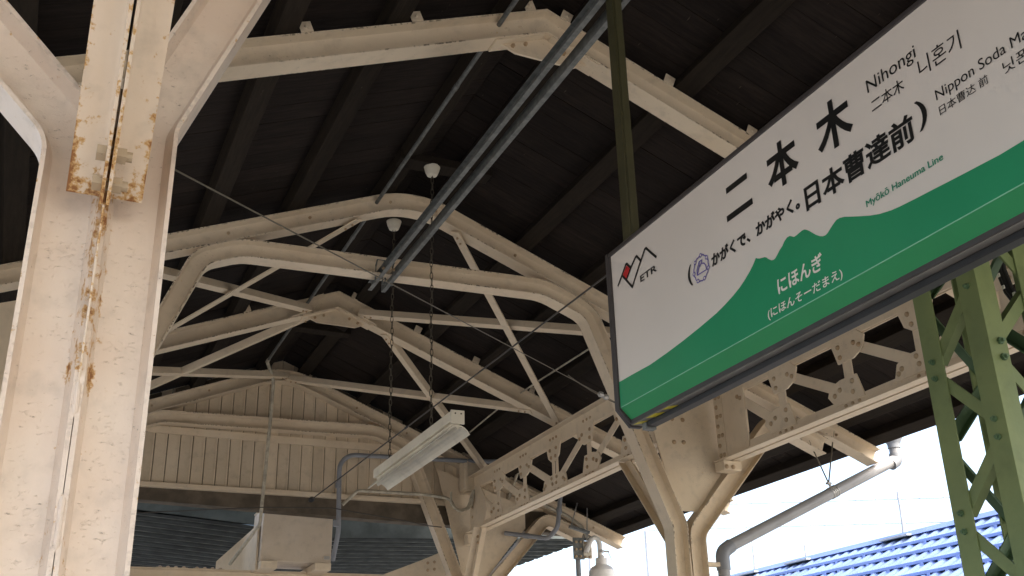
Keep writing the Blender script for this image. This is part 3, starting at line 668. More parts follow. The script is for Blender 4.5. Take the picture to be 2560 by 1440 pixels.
# ---- print on the sign face. u runs right along the face, v up
def uv(px_, py_):
    p = onX(px_, py_, SXF); return (SY1 - p.y, p.z)
def c1(x, y): return uv(1500 + x / 2.4, y / 2.4)             # measured in an enlarged view of the photograph
def c2(x, y): return uv(1500 + x / 2.4, 500 + y / 2.4)
def c3(x, y): return uv(1480 + x / 2.7696, 560 + y / 2.7696)
def face(u, v, lift): return V((SXF - lift, SY1 - u, v))
def flat(polys, name, m, lift=0.0014):
    mb = MB()
    for p in polys: mb.add([face(u, v, lift) for u, v in p], [tuple(range(len(p)))])
    return mb.build(name, m, sg, smooth=False)
def glyphs(text, bold):
    cu = bpy.data.curves.new('lettering', 'FONT'); cu.body = text; cu.resolution_u = 4; cu.bevel_depth = bold; cu.bevel_resolution = 0
    o = bpy.data.objects.new('lettering', cu); COL.objects.link(o)
    dg = bpy.context.evaluated_depsgraph_get(); dg.update()
    me = bpy.data.meshes.new_from_object(o.evaluated_get(dg))
    vs = [(v.co.x, v.co.y, v.co.z) for v in me.vertices]; fs = [tuple(p.vertices) for p in me.polygons]
    bpy.data.objects.remove(o); bpy.data.curves.remove(cu); bpy.data.meshes.remove(me)
    return vs, fs
def bbox(vs):
    xs = [v[0] for v in vs]; ys = [v[1] for v in vs]; return min(xs), max(xs), min(ys), max(ys)
def letter(text, u0, u1, v0, v1, m, bold=0.0, ref=None, base=False, lift=0.0016, dv=0.0):
    """fit the ink of `text` (or of its leading part `ref`) into the box; dv = rise of the line along its length"""
    vs, fs = glyphs(text, bold)
    rx0, rx1, ry0, ry1 = bbox(glyphs(ref, bold)[0] if ref else vs)
    if base: ry0 = 0.0; ry1 = bbox(glyphs('N', bold)[0])[3]
    sx = (u1 - u0) / (rx1 - rx0); sy = (v1 - v0) / (ry1 - ry0)
    mb = MB(); mb.add([face(u0 + (x - rx0) * sx, v0 + (y - ry0) * sy + dv * (x - rx0) / (rx1 - rx0), lift + z * 0.006) for x, y, z in vs], fs)
    return mb.build('lettering', m, sg, smooth=False)
def fit(text, pl_, pr_, pb, pt, m, **k):
    letter(text, pl_[0], pr_[0], pb[1], pt[1], m, **k)
# green mountain
hill = [(105, 1100), (200, 1045), (300, 990), (400, 920), (500, 845), (600, 765), (700, 680), (750, 630), (800, 575), (840, 525), (870, 480), (900, 430), (920, 390), (937, 348), (948, 351), (960, 351), (990, 343), (1000, 345), (1012, 354), (1030, 362), (1042, 360), (1052, 352), (1066, 328), (1080, 300), (1095, 278), (1108, 248), (1124, 225), (1140, 216), (1152, 218), (1165, 222), (1180, 213), (1200, 195), (1215, 183), (1230, 177), (1244, 180), (1260, 187), (1280, 199), (1300, 210), (1320, 217), (1340, 218), (1356, 211), (1368, 198), (1385, 170), (1400, 147), (1420, 120), (1440, 108), (1470, 101), (1510, 100), (1560, 98), (1620, 94), (1680, 84), (1750, 62), (1800, 40), (1900, -10), (2000, -62), (2100, -113), (2200, -165), (2300, -218), (2400, -270), (2544, -357)]
hp_ = [c2(*p) for p in hill]
hp_[0] = (0.012, hp_[0][1])
hp_ += [(SY1 - SY0 - 0.3, hp_[-1][1] + 0.02), (SY1 - SY0, hp_[-1][1] + 0.0)]
gm = MB(); nn = len(hp_)
gm.add([face(u, v, 0.0010) for u, v in hp_] + [face(u, SFOLD + 0.0002, 0.0010) for u, v in hp_], [(i, i + 1, nn + i + 1, nn + i) for i in range(nn - 1)])
gm.build('green_hill', M_SIGNG, sg, smooth=False)
# big name, character by character
fit('二', c1(755, 1235), c1(908, 1125), c1(835, 1285), c1(820, 1083), M_INK, bold=0.024)
fit('本', c1(1005, 1055), c1(1197, 985), c1(1100, 1118), c1(1080, 845), M_INK, bold=0.030)
fit('木', c1(1292, 775), c1(1520, 735), c1(1412, 893), c1(1380, 603), M_INK, bold=0.030)
fit('日本曹達前', c1(1228, 1165), c1(1888, 770), c1(1560, 1062), c1(1530, 905), M_INK, bold=0.027)
fit(')', c1(1902, 700), c1(1968, 690), c1(1940, 783), c1(1905, 606), M_INK, bold=0.012)
fit('(', c2(530, 455), c2(556, 455), c2(548, 519), c2(545, 388), M_INK, bold=0.012)
fit('かがくで、かがやく。', c2(672, 370), c2(1203, 38), c2(740, 365), c2(735, 280), M_INK, bold=0.042)
fit('Nihongi', c1(1604, 530), c1(1893, 310), c1(1608, 562), c1(1597, 488), M_INK, base=True)
fit('二本木', c1(1630, 640), c1(1830, 530), c1(1730, 613), c1(1715, 537), M_INK, bold=0.004)
fit('니혼기', c1(1913, 410), c1(2166, 250), c1(2060, 372), c1(2035, 262), M_INK)
fit('Nippon Soda Mae', c1(2017, 575), c1(2440, 310), c1(2024, 604), c1(2011, 546), M_INK, base=True, ref='Nippon Soda')
fit('日本曹达 前', c1(2040, 670), c1(2335, 492), c1(2190, 597), c1(2180, 540), M_INK, bold=0.002)
fit('닛폰 소다 마에', c1(2418, 395), c1(2487, 365), c1(2450, 437), c1(2440, 360), M_INK, ref='닛')
fit('Myōkō Haneuma Line', c1(1600, 1225), c1(2062, 945), c1(1604, 1245), c1(1598, 1207), M_TEAL, base=True, bold=0.014)
fit('にほんぎ', c2(1068, 520), c2(1340, 375), c2(1200, 497), c2(1190, 395), M_WHITEINK, bold=0.022)
fit('(にほんそーだまえ)', c2(1010, 690), c2(1458, 445), c2(1230, 607), c2(1225, 535), M_WHITEINK, bold=0.012)
# company mark: peaks drawn as one line, red quadrilateral, three letters
def stroke(pts, wd, name, m, lift=0.0016, closed=False):
    mb = MB(); P = [face(u, v, lift) for u, v in pts]
    if closed: P.append(P[0])
    side = V((1, 0, 0)); n = len(P); vs = []; fs = []
    for i, p in enumerate(P):
        if closed: t0 = (P[i] - P[i - 1 if i else n - 2]); t1 = (P[(i + 1) if i < n - 1 else 1] - P[i])
        else: t0 = P[max(i, 1)] - P[max(i, 1) - 1]; t1 = P[min(i + 1, n - 1)] - P[min(i, n - 2)]
        u0 = side.cross(t0.normalized()); u1 = side.cross(t1.normalized()); um = (u0 + u1).normalized(); sc = 1 / max(0.5, um.dot(u1))
        vs += [p + um * wd * sc, p - um * wd * sc]
    fs = [(2 * i, 2 * i + 1, 2 * i + 3, 2 * i + 2) for i in range(n - 1)]
    mb.add(vs, fs); return mb.build(name, m, sg, smooth=False)
flat([[c3(*p) for p in ((241, 289), (268, 311), (242, 382), (217, 353))]], 'red_mark', M_RED, 0.0013)
stroke([c3(*p) for p in ((182, 432), (212, 352), (236, 282), (244, 276), (271, 304), (303, 232), (311, 222), (341, 256), (367, 176), (376, 167), (411, 199), (449, 231))], 0.0038, 'peak_line', M_INK)
stroke([c3(*p) for p in ((214, 360), (282, 436), (338, 262))], 0.0038, 'valley_line', M_INK, 0.0017)
stroke([c3(*p) for p in ((270, 306), (244, 382))], 0.0034, 'bar_line', M_INK, 0.0018)
fit('ETR', c2(243, 470), c2(343, 425), c2(246, 494), c2(244, 455), M_INK, base=True, bold=0.016)
# violet crest: scalloped ring, seven beads, retort shape
cu_, cv_ = c2(609, 409); rv = 0.5 * (c2(609, 326)[1] - c2(609, 492)[1]); ru = 0.5 * (c2(656, 395)[0] - c2(562, 425)[0])
ring = []
for i in range(112):
    a = 2 * math.pi * i / 112; q = 0.95 + 0.03 * math.cos(14 * a + 0.4)
    ring.append((cu_ + ru * q * math.sin(a), cv_ + rv * q * math.cos(a)))
stroke(ring, 0.0016, 'crest_ring', M_PURP, closed=True)
for i in range(7):
    a = 2 * math.pi * i / 7 + 0.12; bu, bv = cu_ + ru * 0.95 * math.sin(a), cv_ + rv * 0.95 * math.cos(a)
    pts = [(bu + ru * 0.135 * math.sin(t), bv + ru * 0.135 * math.cos(t)) for t in [2 * math.pi * j / 14 for j in range(14)]]
    flat([pts], 'crest_bead', M_SIGNW, 0.0019); stroke(pts, 0.0014, 'crest_bead', M_PURP, 0.0021, True)
e4 = lambda x, y: uv(1640 + x / 4.5, 560 + y / 4.5)
stroke([e4(*p) for p in ((470, 578), (466, 520), (478, 470), (490, 425), (520, 405), (514, 445), (545, 440), (565, 465), (572, 515))], 0.0016, 'crest_shape', M_PURP, 0.0017, True)
stroke([e4(*p) for p in ((470, 575), (490, 490), (514, 445))], 0.0016, 'crest_shape', M_PURP, 0.0018)
stroke([e4(*p) for p in ((492, 425), (492, 480))], 0.0014, 'crest_shape', M_PURP, 0.0018)

# ================================================================ green lattice mast
MX0, MX1, MY0, MY1 = 2.80, 3.09, 2.373, 2.662
mast = thing('lattice_mast', 'green painted lattice steel mast rising beside the platform behind the sign', 'mast', ((MX0 + MX1) / 2, (MY0 + MY1) / 2, 0))
mt = 2.26 + CZ; lw = 0.082; lt = 0.007
for x, y, sx, sy in ((MX0, MY0, 1, 1), (MX0, MY1, 1, -1), (MX1, MY0, -1, 1), (MX1, MY1, -1, -1)):
    poly = [(x, y), (x + sx * lw, y), (x + sx * lw, y + sy * lt), (x + sx * lt, y + sy * lt), (x + sx * lt, y + sy * lw), (x, y + sy * lw)]
    lg = MB().prism([(a, b, 0) for a, b in poly], (0, 0, mt)).build('leg', M_MAST, mast, smooth=False, bevel=0.0015)
    if x == MX0:
        for k in range(-2, 4):
            zc = (1.149 if y == MY1 else 1.414) - 0.525 * k + CZ
            yb_ = y + sy * 0.040
            for dz in (0.03, -0.03): inst(GBOLT, 'bolt', lg, (x - 0.001, yb_, zc + dz), QX, 0.72)
    if y == MY0 and x == MX0:
        for k in range(-2, 4):
            for dz in (0.028, -0.028): inst(GBOLT, 'bolt', lg, (x + 0.047, y - 0.001, 1.150 - 0.525 * k + CZ + dz), QY, 0.85)
def lace(a, b, n, m, standing):
    """one lacing angle: flat leg in the mast face (normal n), standing leg inwards along one edge"""
    n = V(n); a = V(a); b = V(b)
    wd = 0.021
    prof = [(-wd, 0), (wd, 0), (wd, 0.005), (-wd + 0.005, 0.005), (-wd + 0.005, 0.036), (-wd, 0.036)]
    if standing < 0: prof = [(-u, v) for u, v in prof]
    MB().sweep([a, b], prof, -n).build('lacing_bar', m, mast, smooth=False)
for k in range(-2, 4):
    zA = 1.149 - 0.525 * k + CZ; zB = 1.414 - 0.525 * k + CZ; zB2 = zB - 0.525
    i_ = 0.0075
    ya, yb_ = MY1 - 0.045, MY0 + 0.045; xa, xb = MX0 + 0.045, MX1 - 0.045
    if zB < mt: lace((MX0 + i_, ya, zA + 0.03), (MX0 + i_, yb_, zB - 0.03), (-1, 0, 0), M_MAST, -1)
    lace((MX0 + i_, ya, zA - 0.03), (MX0 + i_, yb_, zB2 + 0.03), (-1, 0, 0), M_MAST, -1)
    # far face, opposite phase
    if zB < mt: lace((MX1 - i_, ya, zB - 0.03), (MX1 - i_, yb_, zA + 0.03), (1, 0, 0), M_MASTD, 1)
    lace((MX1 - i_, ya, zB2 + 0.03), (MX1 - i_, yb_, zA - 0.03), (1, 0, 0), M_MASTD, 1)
    zC = 1.150 - 0.525 * k + CZ; zD = zC + 0.2625
    if zD < mt: lace((xa, MY0 + i_, zC + 0.03), (xb, MY0 + i_, zD - 0.03), (0, -1, 0), M_MAST, 1)
    lace((xa, MY0 + i_, zC - 0.03), (xb, MY0 + i_, zC - 0.2625 + 0.03), (0, -1, 0), M_MAST, 1)
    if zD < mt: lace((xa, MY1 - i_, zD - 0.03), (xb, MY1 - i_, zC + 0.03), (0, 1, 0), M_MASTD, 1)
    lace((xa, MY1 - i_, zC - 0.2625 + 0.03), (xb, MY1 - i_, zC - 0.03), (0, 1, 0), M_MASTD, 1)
MB().box((MX0 - 0.15, MY0 - 0.15, 0), (MX1 + 0.15, MY1 + 0.15, 0.25)).build('footing', M_CONC, mast, bevel=0.01)
cb = thing('cable_bundle', 'black cables tied in a drooping bundle beside the green mast', 'cables', (3.2, 2.45, 1.6 + CZ))
for i in range(7):
    ox, oy = 0.014 * math.cos(i * 0.9), 0.014 * math.sin(i * 0.9)
    if i == 6: ox = oy = 0
    pts = [onX(px_, py_, 3.22) + V((ox + oy * 0.3, oy, ox * 0.8)) for px_, py_ in ((2490, 560), (2494, 625), (2505, 680), (2523, 725), (2548, 756), (2590, 780), (2640, 790))]
    sm = []
    for a, b in zip(pts[:-1], pts[1:]): sm += [a, a.lerp(b, 0.5)]
    MB().tube(sm + [pts[-1]], 0.0085, 8).build('cable', M_BLACK, cb)
for px_, py_ in ((2496, 688), (2508, 718), (2535, 735)):
    c = onX(px_, py_, 3.19); MB().box(c - V((0.002, 0.006, 0.007)), c + V((0.002, 0.006, 0.007))).build('cable_tie', M_WHITEINK, cb)

# ================================================================ hanging fluorescent lamp
lx = 1.69; la, lb = 4.345, 5.52; lz = 1.330 + CZ
lamp = thing('hanging_lamp', 'grimy white trough lamp hanging on two chains from the ridge', 'lamp', (lx, (la + lb) / 2, lz - 0.05))
MB().box((lx - 0.031, la, lz), (lx + 0.031, lb, lz + 0.048)).build('housing', M_LAMPW, lamp, bevel=0.003)
MB().box((lx - 0.014, la + 0.01, lz - 0.018), (lx + 0.014, lb - 0.01, lz - 0.0005)).build('spine', M_LAMPW, lamp)
MB().box((lx - 0.033, la - 0.010, lz - 0.012), (lx + 0.033, la - 0.001, lz + 0.052)).build('end_plate', M_LAMPW, lamp, bevel=0.002)
rp = [(-0.058, -0.058), (-0.046, -0.040), (-0.030, -0.026), (-0.014, -0.019), (0.014, -0.019), (0.030, -0.026), (0.046, -0.040), (0.058, -0.058), (0.055, -0.059), (0.043, -0.043), (0.028, -0.031), (0.010, -0.026), (0.0, -0.040), (-0.010, -0.026), (-0.028, -0.031), (-0.043, -0.043), (-0.055, -0.059)]
MB().prism([(lx + a, la - 0.012, lz + b) for a, b in rp], (0, lb - la + 0.024, 0)).build('reflector', M_LAMPW, lamp, smooth=False)
for x_, y_ in ((-0.012, 0), (0.016, 0)): MB().cyl((lx + x_, la - 0.0115, lz + 0.036), (lx + x_, la - 0.010, lz + 0.036), 0.004, 8).build('screw', M_CHAIN, lamp)
for yy, zc in ((4.690, 2.815), (5.337, 2.795)):
    MB().tube([(lx, yy, zc - 0.052 + CZ), (lx, yy, zc - 0.047 + CZ), (lx, yy, zc - 0.024 + CZ), (lx, yy, zc + CZ), (lx, yy, zc + 0.004 + CZ)], [0.010, 0.027, 0.037, 0.043, 0.043], 20).build('ceiling_cup', M_LAMPW, lamp)
    mb = MB(); z = lz + 0.047; top = zc - 0.045 + CZ; i = 0; ll = 0.040
    while z < top:
        dx, dy = (0.0075, 0) if i % 2 else (0, 0.0075)
        wob = 0.002 * math.sin(i * 0.7)
        loop = [V((lx + wob + dx * math.cos(a) * 1.0, yy + dy * math.cos(a), z + ll / 2 + math.sin(a) * ll * 0.56)) for a in [2 * math.pi * j / 8 for j in range(9)]]
        mb.tube(loop, 0.0021, 5, cap=False); z += ll * 0.86; i += 1
    mb.build('chain', M_CHAIN, lamp)

# ================================================================ pipes
def pipe(name, pts, rad, m, label, cat='pipe', radii=None, seg=12, collars=(), group=None):
    p = fillet(pts, radii, 6) if radii else pts
    th = thing(name, label, cat, V(pts[-1]), group)
    MB().tube(p, rad, seg).build('tube', m, th)
    for c, dr in collars:
        c = V(c); dr = V(dr).normalized(); MB().cyl(c - dr * 0.022, c + dr * 0.022, rad * 1.22, 14).build('collar', m, th)
    return th
# conduit along the ridge, then dropping past the gable to the box
rz = ztop(1.55) + 0.0
px_l = [onX(1290, -60, 1.52), onX(1172, 165, 1.52), onX(1040, 355, 1.52), onX(960, 478, 1.52), onX(880, 590, 1.52), onX(760, 790, 1.52), onX(702, 885, 1.52)]
x1 = sum(p.z for p in px_l) / len(px_l)
pa = V((1.52, 1.2, x1)); pb = V((1.52, 8.00, x1))
dpt = onY(684, 950, 8.22); dpb = onY(650, 1310, 8.30); dpe = onY(575, 1410, 8.9)
pipe('drop_conduit', [V((pb.x, pb.y - 0.06, pb.z)), pb, dpt, V((dpt.x + 0.0, 8.24, dpt.z - 0.3)), dpb, dpe], 0.0135, M_PIPE, 'pale conduit dropping from the ridge past the gable boards to the box', 'pipe', [0.05, 0.06, 0.1, 0.05])
pipe('ridge_conduit', [pa, V((pb.x, pb.y - 0.061, pb.z))], 0.0105, M_GALV, 'thin conduit, darkened for shade, running along the ridge under the roof planks', 'pipe', None,  # same conduit as the drop, coloured darker here to stand for shade
     collars=[((1.52, 2.95, x1), (0, 1, 0)), ((1.52, 3.9, x1), (0, 1, 0)), ((1.52, 5.6, x1), (0, 1, 0)), ((1.52, 7.0, x1), (0, 1, 0))])
# grey pipe from the box up over the gable and along the girder
g1 = onY(832, 1400, 8.5); g2 = onY(846, 1330, 8.3); g3 = onY(852, 1133, 8.22); g4 = onY(1150, 1150, 8.22); g5 = onY(1262, 1157, 8.22)
g6 = V((3.30, 8.0, 2.075 + CZ)); g7 = V((3.43, 5.25, 2.07 + CZ))
pipe('grey_conduit', [g1, g2, V((g3.x, 8.26, g3.z)), V((g5.x + 0.05, 8.22, g5.z)), V((3.43, 7.5, 2.06 + CZ)), g7], 0.019, M_PVC, 'grey plastic pipe arching from the box across the gable to the girder', 'pipe', [0.12, 0.13, 0.3, 0.2],
     collars=[((g3.x, 8.26, g3.z - 0.25), (0, 0, 1)), ((g3.x, 8.28, g3.z - 0.55), (0, 0, 1)), ((3.43, 6.9, 2.063 + CZ), (0, 1, 0))])
# thin cable pipe below, looping up to the small box on the gable column
q1 = onY(856, 1262, 8.3); q2 = onY(895, 1226, 8.26); q3 = onY(1060, 1236, 8.24); q4 = onY(1125, 1246, 8.22); q5 = onY(1140, 1278, 8.2); q6 = onY(1170, 1272, 8.2); q7 = onY(1184, 1225, 8.2)
pipe('cable_loop', [q1, q2, q3, q4, q5, q6, q7], 0.013, M_PIPE, 'pale cable drooping in a loop below the small box on the gable column', 'cable', [0.06, 0.2, 0.08, 0.06, 0.06])
pipe('cable_loop', [onY(1128, 1230, 8.21), onY(1127, 1262, 8.2), onY(1150, 1280, 8.19), onY(1178, 1268, 8.19), onY(1187, 1225, 8.19)], 0.009, M_PIPE, 'thinner cable loop hugging the gable column below the small box', 'cable', [0.06, 0.05, 0.06])
# lower pipes at the right of the gable column
r1 = onY(1402, 1232, 8.0); r2 = onY(1394, 1320, 8.0); r3 = onY(1370, 1346, 8.1); r4 = onY(1262, 1333, 8.35)
pipe('elbow_conduit', [onY(1400, 1215, 7.9), r1, r2, r3, r4], 0.019, M_PVC, 'grey pipe bending under the girder behind the gable column arm', 'pipe', [0.05, 0.09, 0.06], collars=[((r1 + r2) / 2, ) + (V((0, 0, 1)),), ((r3 + r4) / 2, r4 - r3)])
pipe('side_conduit', [onY(1283, 1228, 8.5), onY(1296, 1270, 8.5), onY(1293, 1330, 8.5)], 0.017, M_PVC, 'short dark pipe rising behind the lattice at the gable column', 'pipe', [0.06])
pipe('slant_conduit', [onY(1300, 1165, 8.2) , onY(1268, 1255, 8.45)], 0.014, M_PIPE, 'slanted pale rod seen through the first lattice panel', 'rod')
pipe('roof_conduit', [slope_pt(1492, 860, True, 0.02), slope_pt(1350, 950, True, 0.02), slope_pt(1250, 1018, True, 0.02), slope_pt(1175, 1080, True, 0.02)], 0.006, M_PIPE, 'thin pale cable clipped under the right roof slope', 'cable')
pipe('slope_conduit', [onY(1300, 1228, 8.3), onY(1360, 1262, 8.3), onY(1420, 1290, 8.28), onY(1455, 1318, 8.26), onY(1470, 1345, 8.25)], 0.014, M_PIPE, 'pale cable pipe running down beside the gable rafter to the bracket lamp', 'cable', [0.3, 0.3, 0.1])
# clamps of that pipe on the rafter: two thin rods
rods = thing('hanger_rods', 'two thin steel rods hanging the lamp bracket from the gable rafter', 'rods', onY(1450, 1340, 8.2))
for a, b in (((1443, 1258), (1427, 1318)), ((1468, 1270), (1467, 1352))):
    MB().cyl(onY(*a, 8.3), onY(*b, 8.2), 0.006, 8).build('rod', M_STEEL, rods)
MB().sweep([onY(1424, 1316, 8.2), onY(1472, 1332, 8.2)], [(-0.012, -0.02), (0.012, -0.02), (0.012, 0.02), (-0.012, 0.02)], SIDEY).build('cross_angle', M_GALV, rods)

# ================================================================ wires
def wire(name, pts, rad, m, label, sag=0.0, knots=()):
    a, b = V(pts[0]), V(pts[-1]); P = []
    if len(pts) == 2:
        for i in range(17):
            q = i / 16; p = a.lerp(b, q); p.z -= sag * 4 * q * (1 - q); P.append(p)
    else: P = [V(p) for p in pts]
    mb = MB(); mb.tube(P, rad, 6)
    th = thing(name, label, 'wire', (a + b) / 2)
    mb.build('strand', m, th)
    for q, r in knots:
        p = a.lerp(b, q); dv = (b - a).normalized()
        MB().tube([p - dv * 0.03, p - dv * 0.012, p, p + dv * 0.012, p + dv * 0.03], [r * 0.4, r, r * 0.5, r, r * 0.4], 8).build('turnbuckle' if m is M_ROD else 'insulator', M_STEEL if m is M_ROD else M_BLACK, th)
    return th
wire('tie_rod', [onY(425, 418, 1.86), onY(1540, 1006, 5.02)], 0.0018, M_ROD, 'thin steel tie rod slanting from the near column down to the sign corner', 0.0, ((0.905, 0.016), (0.935, 0.016)))
wire('tie_rod', [onY(1420, 938, 4.75), onY(1545, 1010, 5.02)], 0.003, M_ROD, 'second thin strand twisted beside the tie rod near the sign corner', 0.012)
wire('black_wire', [onY(1600, 625, 3.6), onY(772, 1254, 8.3)], 0.0045, M_WIRE, 'black wire crossing from behind the sign down to the gable sill', 0.0, ((0.985, 0.022), (0.57, 0.008)))
wire('black_wire', [onY(300, 1284, 8.1), onY(660, 1268, 8.1), onY(830, 1270, 8.1), onY(1012, 1302, 8.1), onY(1068, 1314, 8.05), onY(1104, 1318, 8.1)], 0.004, M_WIRE, 'thin black wire sagging across in front of the beige box top')
for px_, py_ in ((1068, 1314), (1102, 1318)):
    pass

# ================================================================ beige box, small box, cross beam
bx0, bx1 = 1.680, 2.250; bzt, bzb = 1.778 + CZ, 1.355 + CZ
box = thing('equipment_box', 'flaking beige steel box standing on the cross beam below the gable', 'box', ((bx0 + bx1) / 2, 8.78, bzb))
MB().prism([(bx0, 8.60, bzb), (bx1, 8.60, bzb), (bx1 + 0.005, 8.60, bzt), (bx0 + 0.01, 8.60, bzt + 0.0)], (0, 0.38, 0)).build('cabinet', paint('flaking_beige_paint', (0.62, 0.53, 0.41), (0.57, 0.48, 0.36), 0.04, 0.62, 1.5), box, smooth=False, bevel=0.006)
MB().prism([(bx0 + 0.004, 8.605, bzt + 0.0), (bx1 + 0.0, 8.605, bzt + 0.0), (bx1 + 0.0, 8.605, bzt + 0.008), (bx0 + 0.004, 8.605, bzt + 0.008)], (0, 0.37, 0)).build('lid', M_CREAM, box, smooth=False)
MB().box((bx1 - 0.06, 8.585, bzb + 0.03), (bx1 - 0.015, 8.599, bzb + 0.055)).build('latch', M_STEEL, box)
for x in (bx0 + 0.0, bx1 - 0.14):
    MB().box((x, 8.55, bzb - 0.062), (x + 0.13, 9.05, bzb - 0.004)).build('support_foot', M_CREAM, box, bevel=0.004)
MB().prism([(bx0 - 0.02, 8.66, bzb - 0.06), (bx0 - 0.02, 8.66, bzt - 0.13), (bx0 - 0.02, 10.6, bzt - 0.13), (bx0 - 0.02, 10.6, bzb - 0.06)], (0.016, 0, 0)).build('side_trunk', M_GABLE, box, smooth=False)
cbm = thing('cross_beam', 'cream riveted cross beam along the bottom edge under the beige box', 'beam', (RX, 8.85, 1.0 + CZ))
MB().sweep([V((0.0, 8.85, 1.245 + CZ)), V((3.4, 8.85, 1.255 + CZ))], iprof(0.12, 0.10), SIDEY).build('beam', M_CREAM, cbm)
for x in (0.93, 1.21, 3.0):
    MB().box((x, 8.81, 1.306 + CZ), (x + 0.24, 8.89, 1.314 + CZ)).build('cover_plate', M_BOLT, cbm, bevel=0.002)
    for i in range(4):
        inst(RIVET, 'rivet', cbm, (x + 0.03 + i * 0.06, 8.83, 1.314 + CZ), facing((0, 0, 1)), 1.2)
gp = [(3.34, 1.30), (2.72, 1.30), (3.08, 1.44), (3.34, 1.55)]
g = MB().prism([V((a, 8.78, z + CZ)) for a, z in gp], (0, 0.01, 0)).build('corner_plate', M_CREAM, cbm, smooth=False)
for a, z in ((3.14, 1.36), (3.2, 1.37), (3.14, 1.42), (3.2, 1.43)): inst(RIVET, 'rivet', g, (a, 8.778, z + CZ), QY)
jb0 = onY(1156, 1226, 8.27); jb1 = onY(1195, 1156, 8.27)
jb = thing('junction_box', 'small pale box fixed high on the gable column plate', 'box', ((jb0.x + jb1.x) / 2, 8.30, jb0.z))
MB().box((jb0.x, 8.22, jb0.z), (jb1.x - 0.04, 8.35, jb1.z)).build('case', M_GABLE, jb, bevel=0.012)
MB().box((jb0.x + 0.02, 8.21, jb0.z - 0.012), (jb1.x + 0.0, 8.375, jb1.z + 0.004)).build('back_plate', M_GABLE, jb, bevel=0.004)
MB().cyl(V((jb1.x - 0.045, 8.26, jb0.z - 0.045)), V((jb1.x - 0.045, 8.26, jb0.z - 0.010)), 0.016, 10).build('cable_gland', M_PVC, jb)

# ================================================================ butterfly roof beyond the gable
bf = thing('corrugated_canopy', 'dark corrugated metal canopy seen from below beyond the gable', 'canopy', (2.5, 11, 1.5 + CZ))
def bz_(x): return (1.690 + (2.25 - x) * 0.075 if x < 2.25 else 1.690 + (x - 2.25) * 0.033) + CZ
for xa, xb in ((-5.0, 2.25), (2.25, 4.97)):  # left sheet extended out of view to shade the box trunk
    prof = []; y = 9.16; k = 0
    n0 = 0.022
    while y < 16.0:
        prof += [(y, 0), (y + 0.13, 0), (y + 0.16, n0), (y + 0.20, n0)]; y += 0.23
    vs = []; fs = []
    for yy, dz in prof: vs += [(xa, yy, bz_(xa) + dz), (xb, yy, bz_(xb) + dz)]
    for i in range(len(prof) - 1): fs.append((2 * i, 2 * i + 1, 2 * i + 3, 2 * i + 2))
    nv = len(vs); vs += [(x, y_, z + 0.003) for x, y_, z in vs]; fs += [tuple(q + nv for q in f) for f in fs]
    e = []
    for i in range(len(prof) - 1): e.append((2 * i + 1, 2 * i + 3, 2 * i + 3 + nv, 2 * i + 1 + nv))
    MB().add(vs, fs + e).build('corrugated_sheet', M_CORR, bf, smooth=False)
    # light lips between the ribs
    y = 9.16
    while y < 16.0:
        MB().prism([(xa, y + 0.128, bz_(xa) - 0.004), (xb, y + 0.128, bz_(xb) - 0.004), (xb, y + 0.128, bz_(xb) + 0.001), (xa, y + 0.128, bz_(xa) + 0.001)], (0, 0.0045, 0)).build('rib_edge', M_RIB, bf, smooth=False); y += 0.23
MB().prism([(-2.5, 9.06, bz_(-2.5) - 0.005), (2.25, 9.06, 1.682 + CZ), (2.25, 9.06, 1.80 + CZ), (-2.5, 9.06, 2.0 + CZ)], (0, 0.02, 0)).build('fascia', M_FASCIA, bf, smooth=False)
MB().prism([(2.25, 9.04, 1.640 + CZ), (4.6, 9.04, 1.735 + CZ), (4.6, 9.04, 1.90 + CZ), (2.25, 9.04, 1.80 + CZ)], (0, 0.02, 0)).build('fascia', M_FASCIA, bf, smooth=False)

# ================================================================ bracket lamp on a pole (bottom middle)
ly = 8.0
bl = thing('bracket_lamp', 'white bottle-shaped lamp on a gooseneck bracket, bottom middle against the sky', 'lamp', V((onY(1443, 1400, ly).x, ly, 0)))
pc = onY(1445, 1400, ly)
MB().cyl((pc.x, ly, 0), (pc.x, ly, onY(1445, 1345, ly).z), 0.021, 12).build('pole', M_PVC, bl)
b0_ = onY(1434, 1398, ly - 0.03); b1_ = onY(1459, 1345, ly - 0.03)
bp = MB().box((b0_.x, ly - 0.035, b0_.z), (b1_.x, ly - 0.025, b1_.z)).build('bracket_plate', M_GALV, bl, bevel=0.001)
for px_ in (1440, 1451):
    for py_ in (1355, 1373, 1391):
        c = onY(px_, py_, ly - 0.036); inst(BOLTM, 'bolt', bp, c, QY, 0.9)
c0 = onY(1459, 1396, ly - 0.03); c1_ = onY(1477, 1354, ly - 0.03)
fp = MB().box((c0.x, ly - 0.040, c0.z), (c1_.x, ly - 0.030, c1_.z)).build('mount_plate', M_LAMPW, bl, bevel=0.001)
for px_, py_ in ((1462, 1357), (1463, 1392), (1474, 1392)): inst(BOLTM, 'bolt', fp, onY(px_, py_, ly - 0.041), QY, 0.8)
neck = [onY(*p, ly - 0.06) for p in ((1465, 1380), (1472, 1362), (1478, 1349), (1486, 1344), (1494, 1348), (1499, 1360), (1500, 1378), (1501, 1392))]
MB().tube(neck, 0.021, 14).build('gooseneck', M_GLOBE, bl)
ax = onY(1503, 1395, ly - 0.06)
MB().tube([V((ax.x, ly - 0.06, ax.z + dz)) for dz in (0.02, 0.0, -0.002, -0.055, -0.057, -0.075, -0.10, -0.103, -0.16, -0.28, -0.40, -0.52, -0.525)],
          [0.026, 0.030, 0.048, 0.050, 0.052, 0.085, 0.102, 0.107, 0.113, 0.119, 0.122, 0.122, 0.06], 28).build('shade', M_GLOBE, bl)
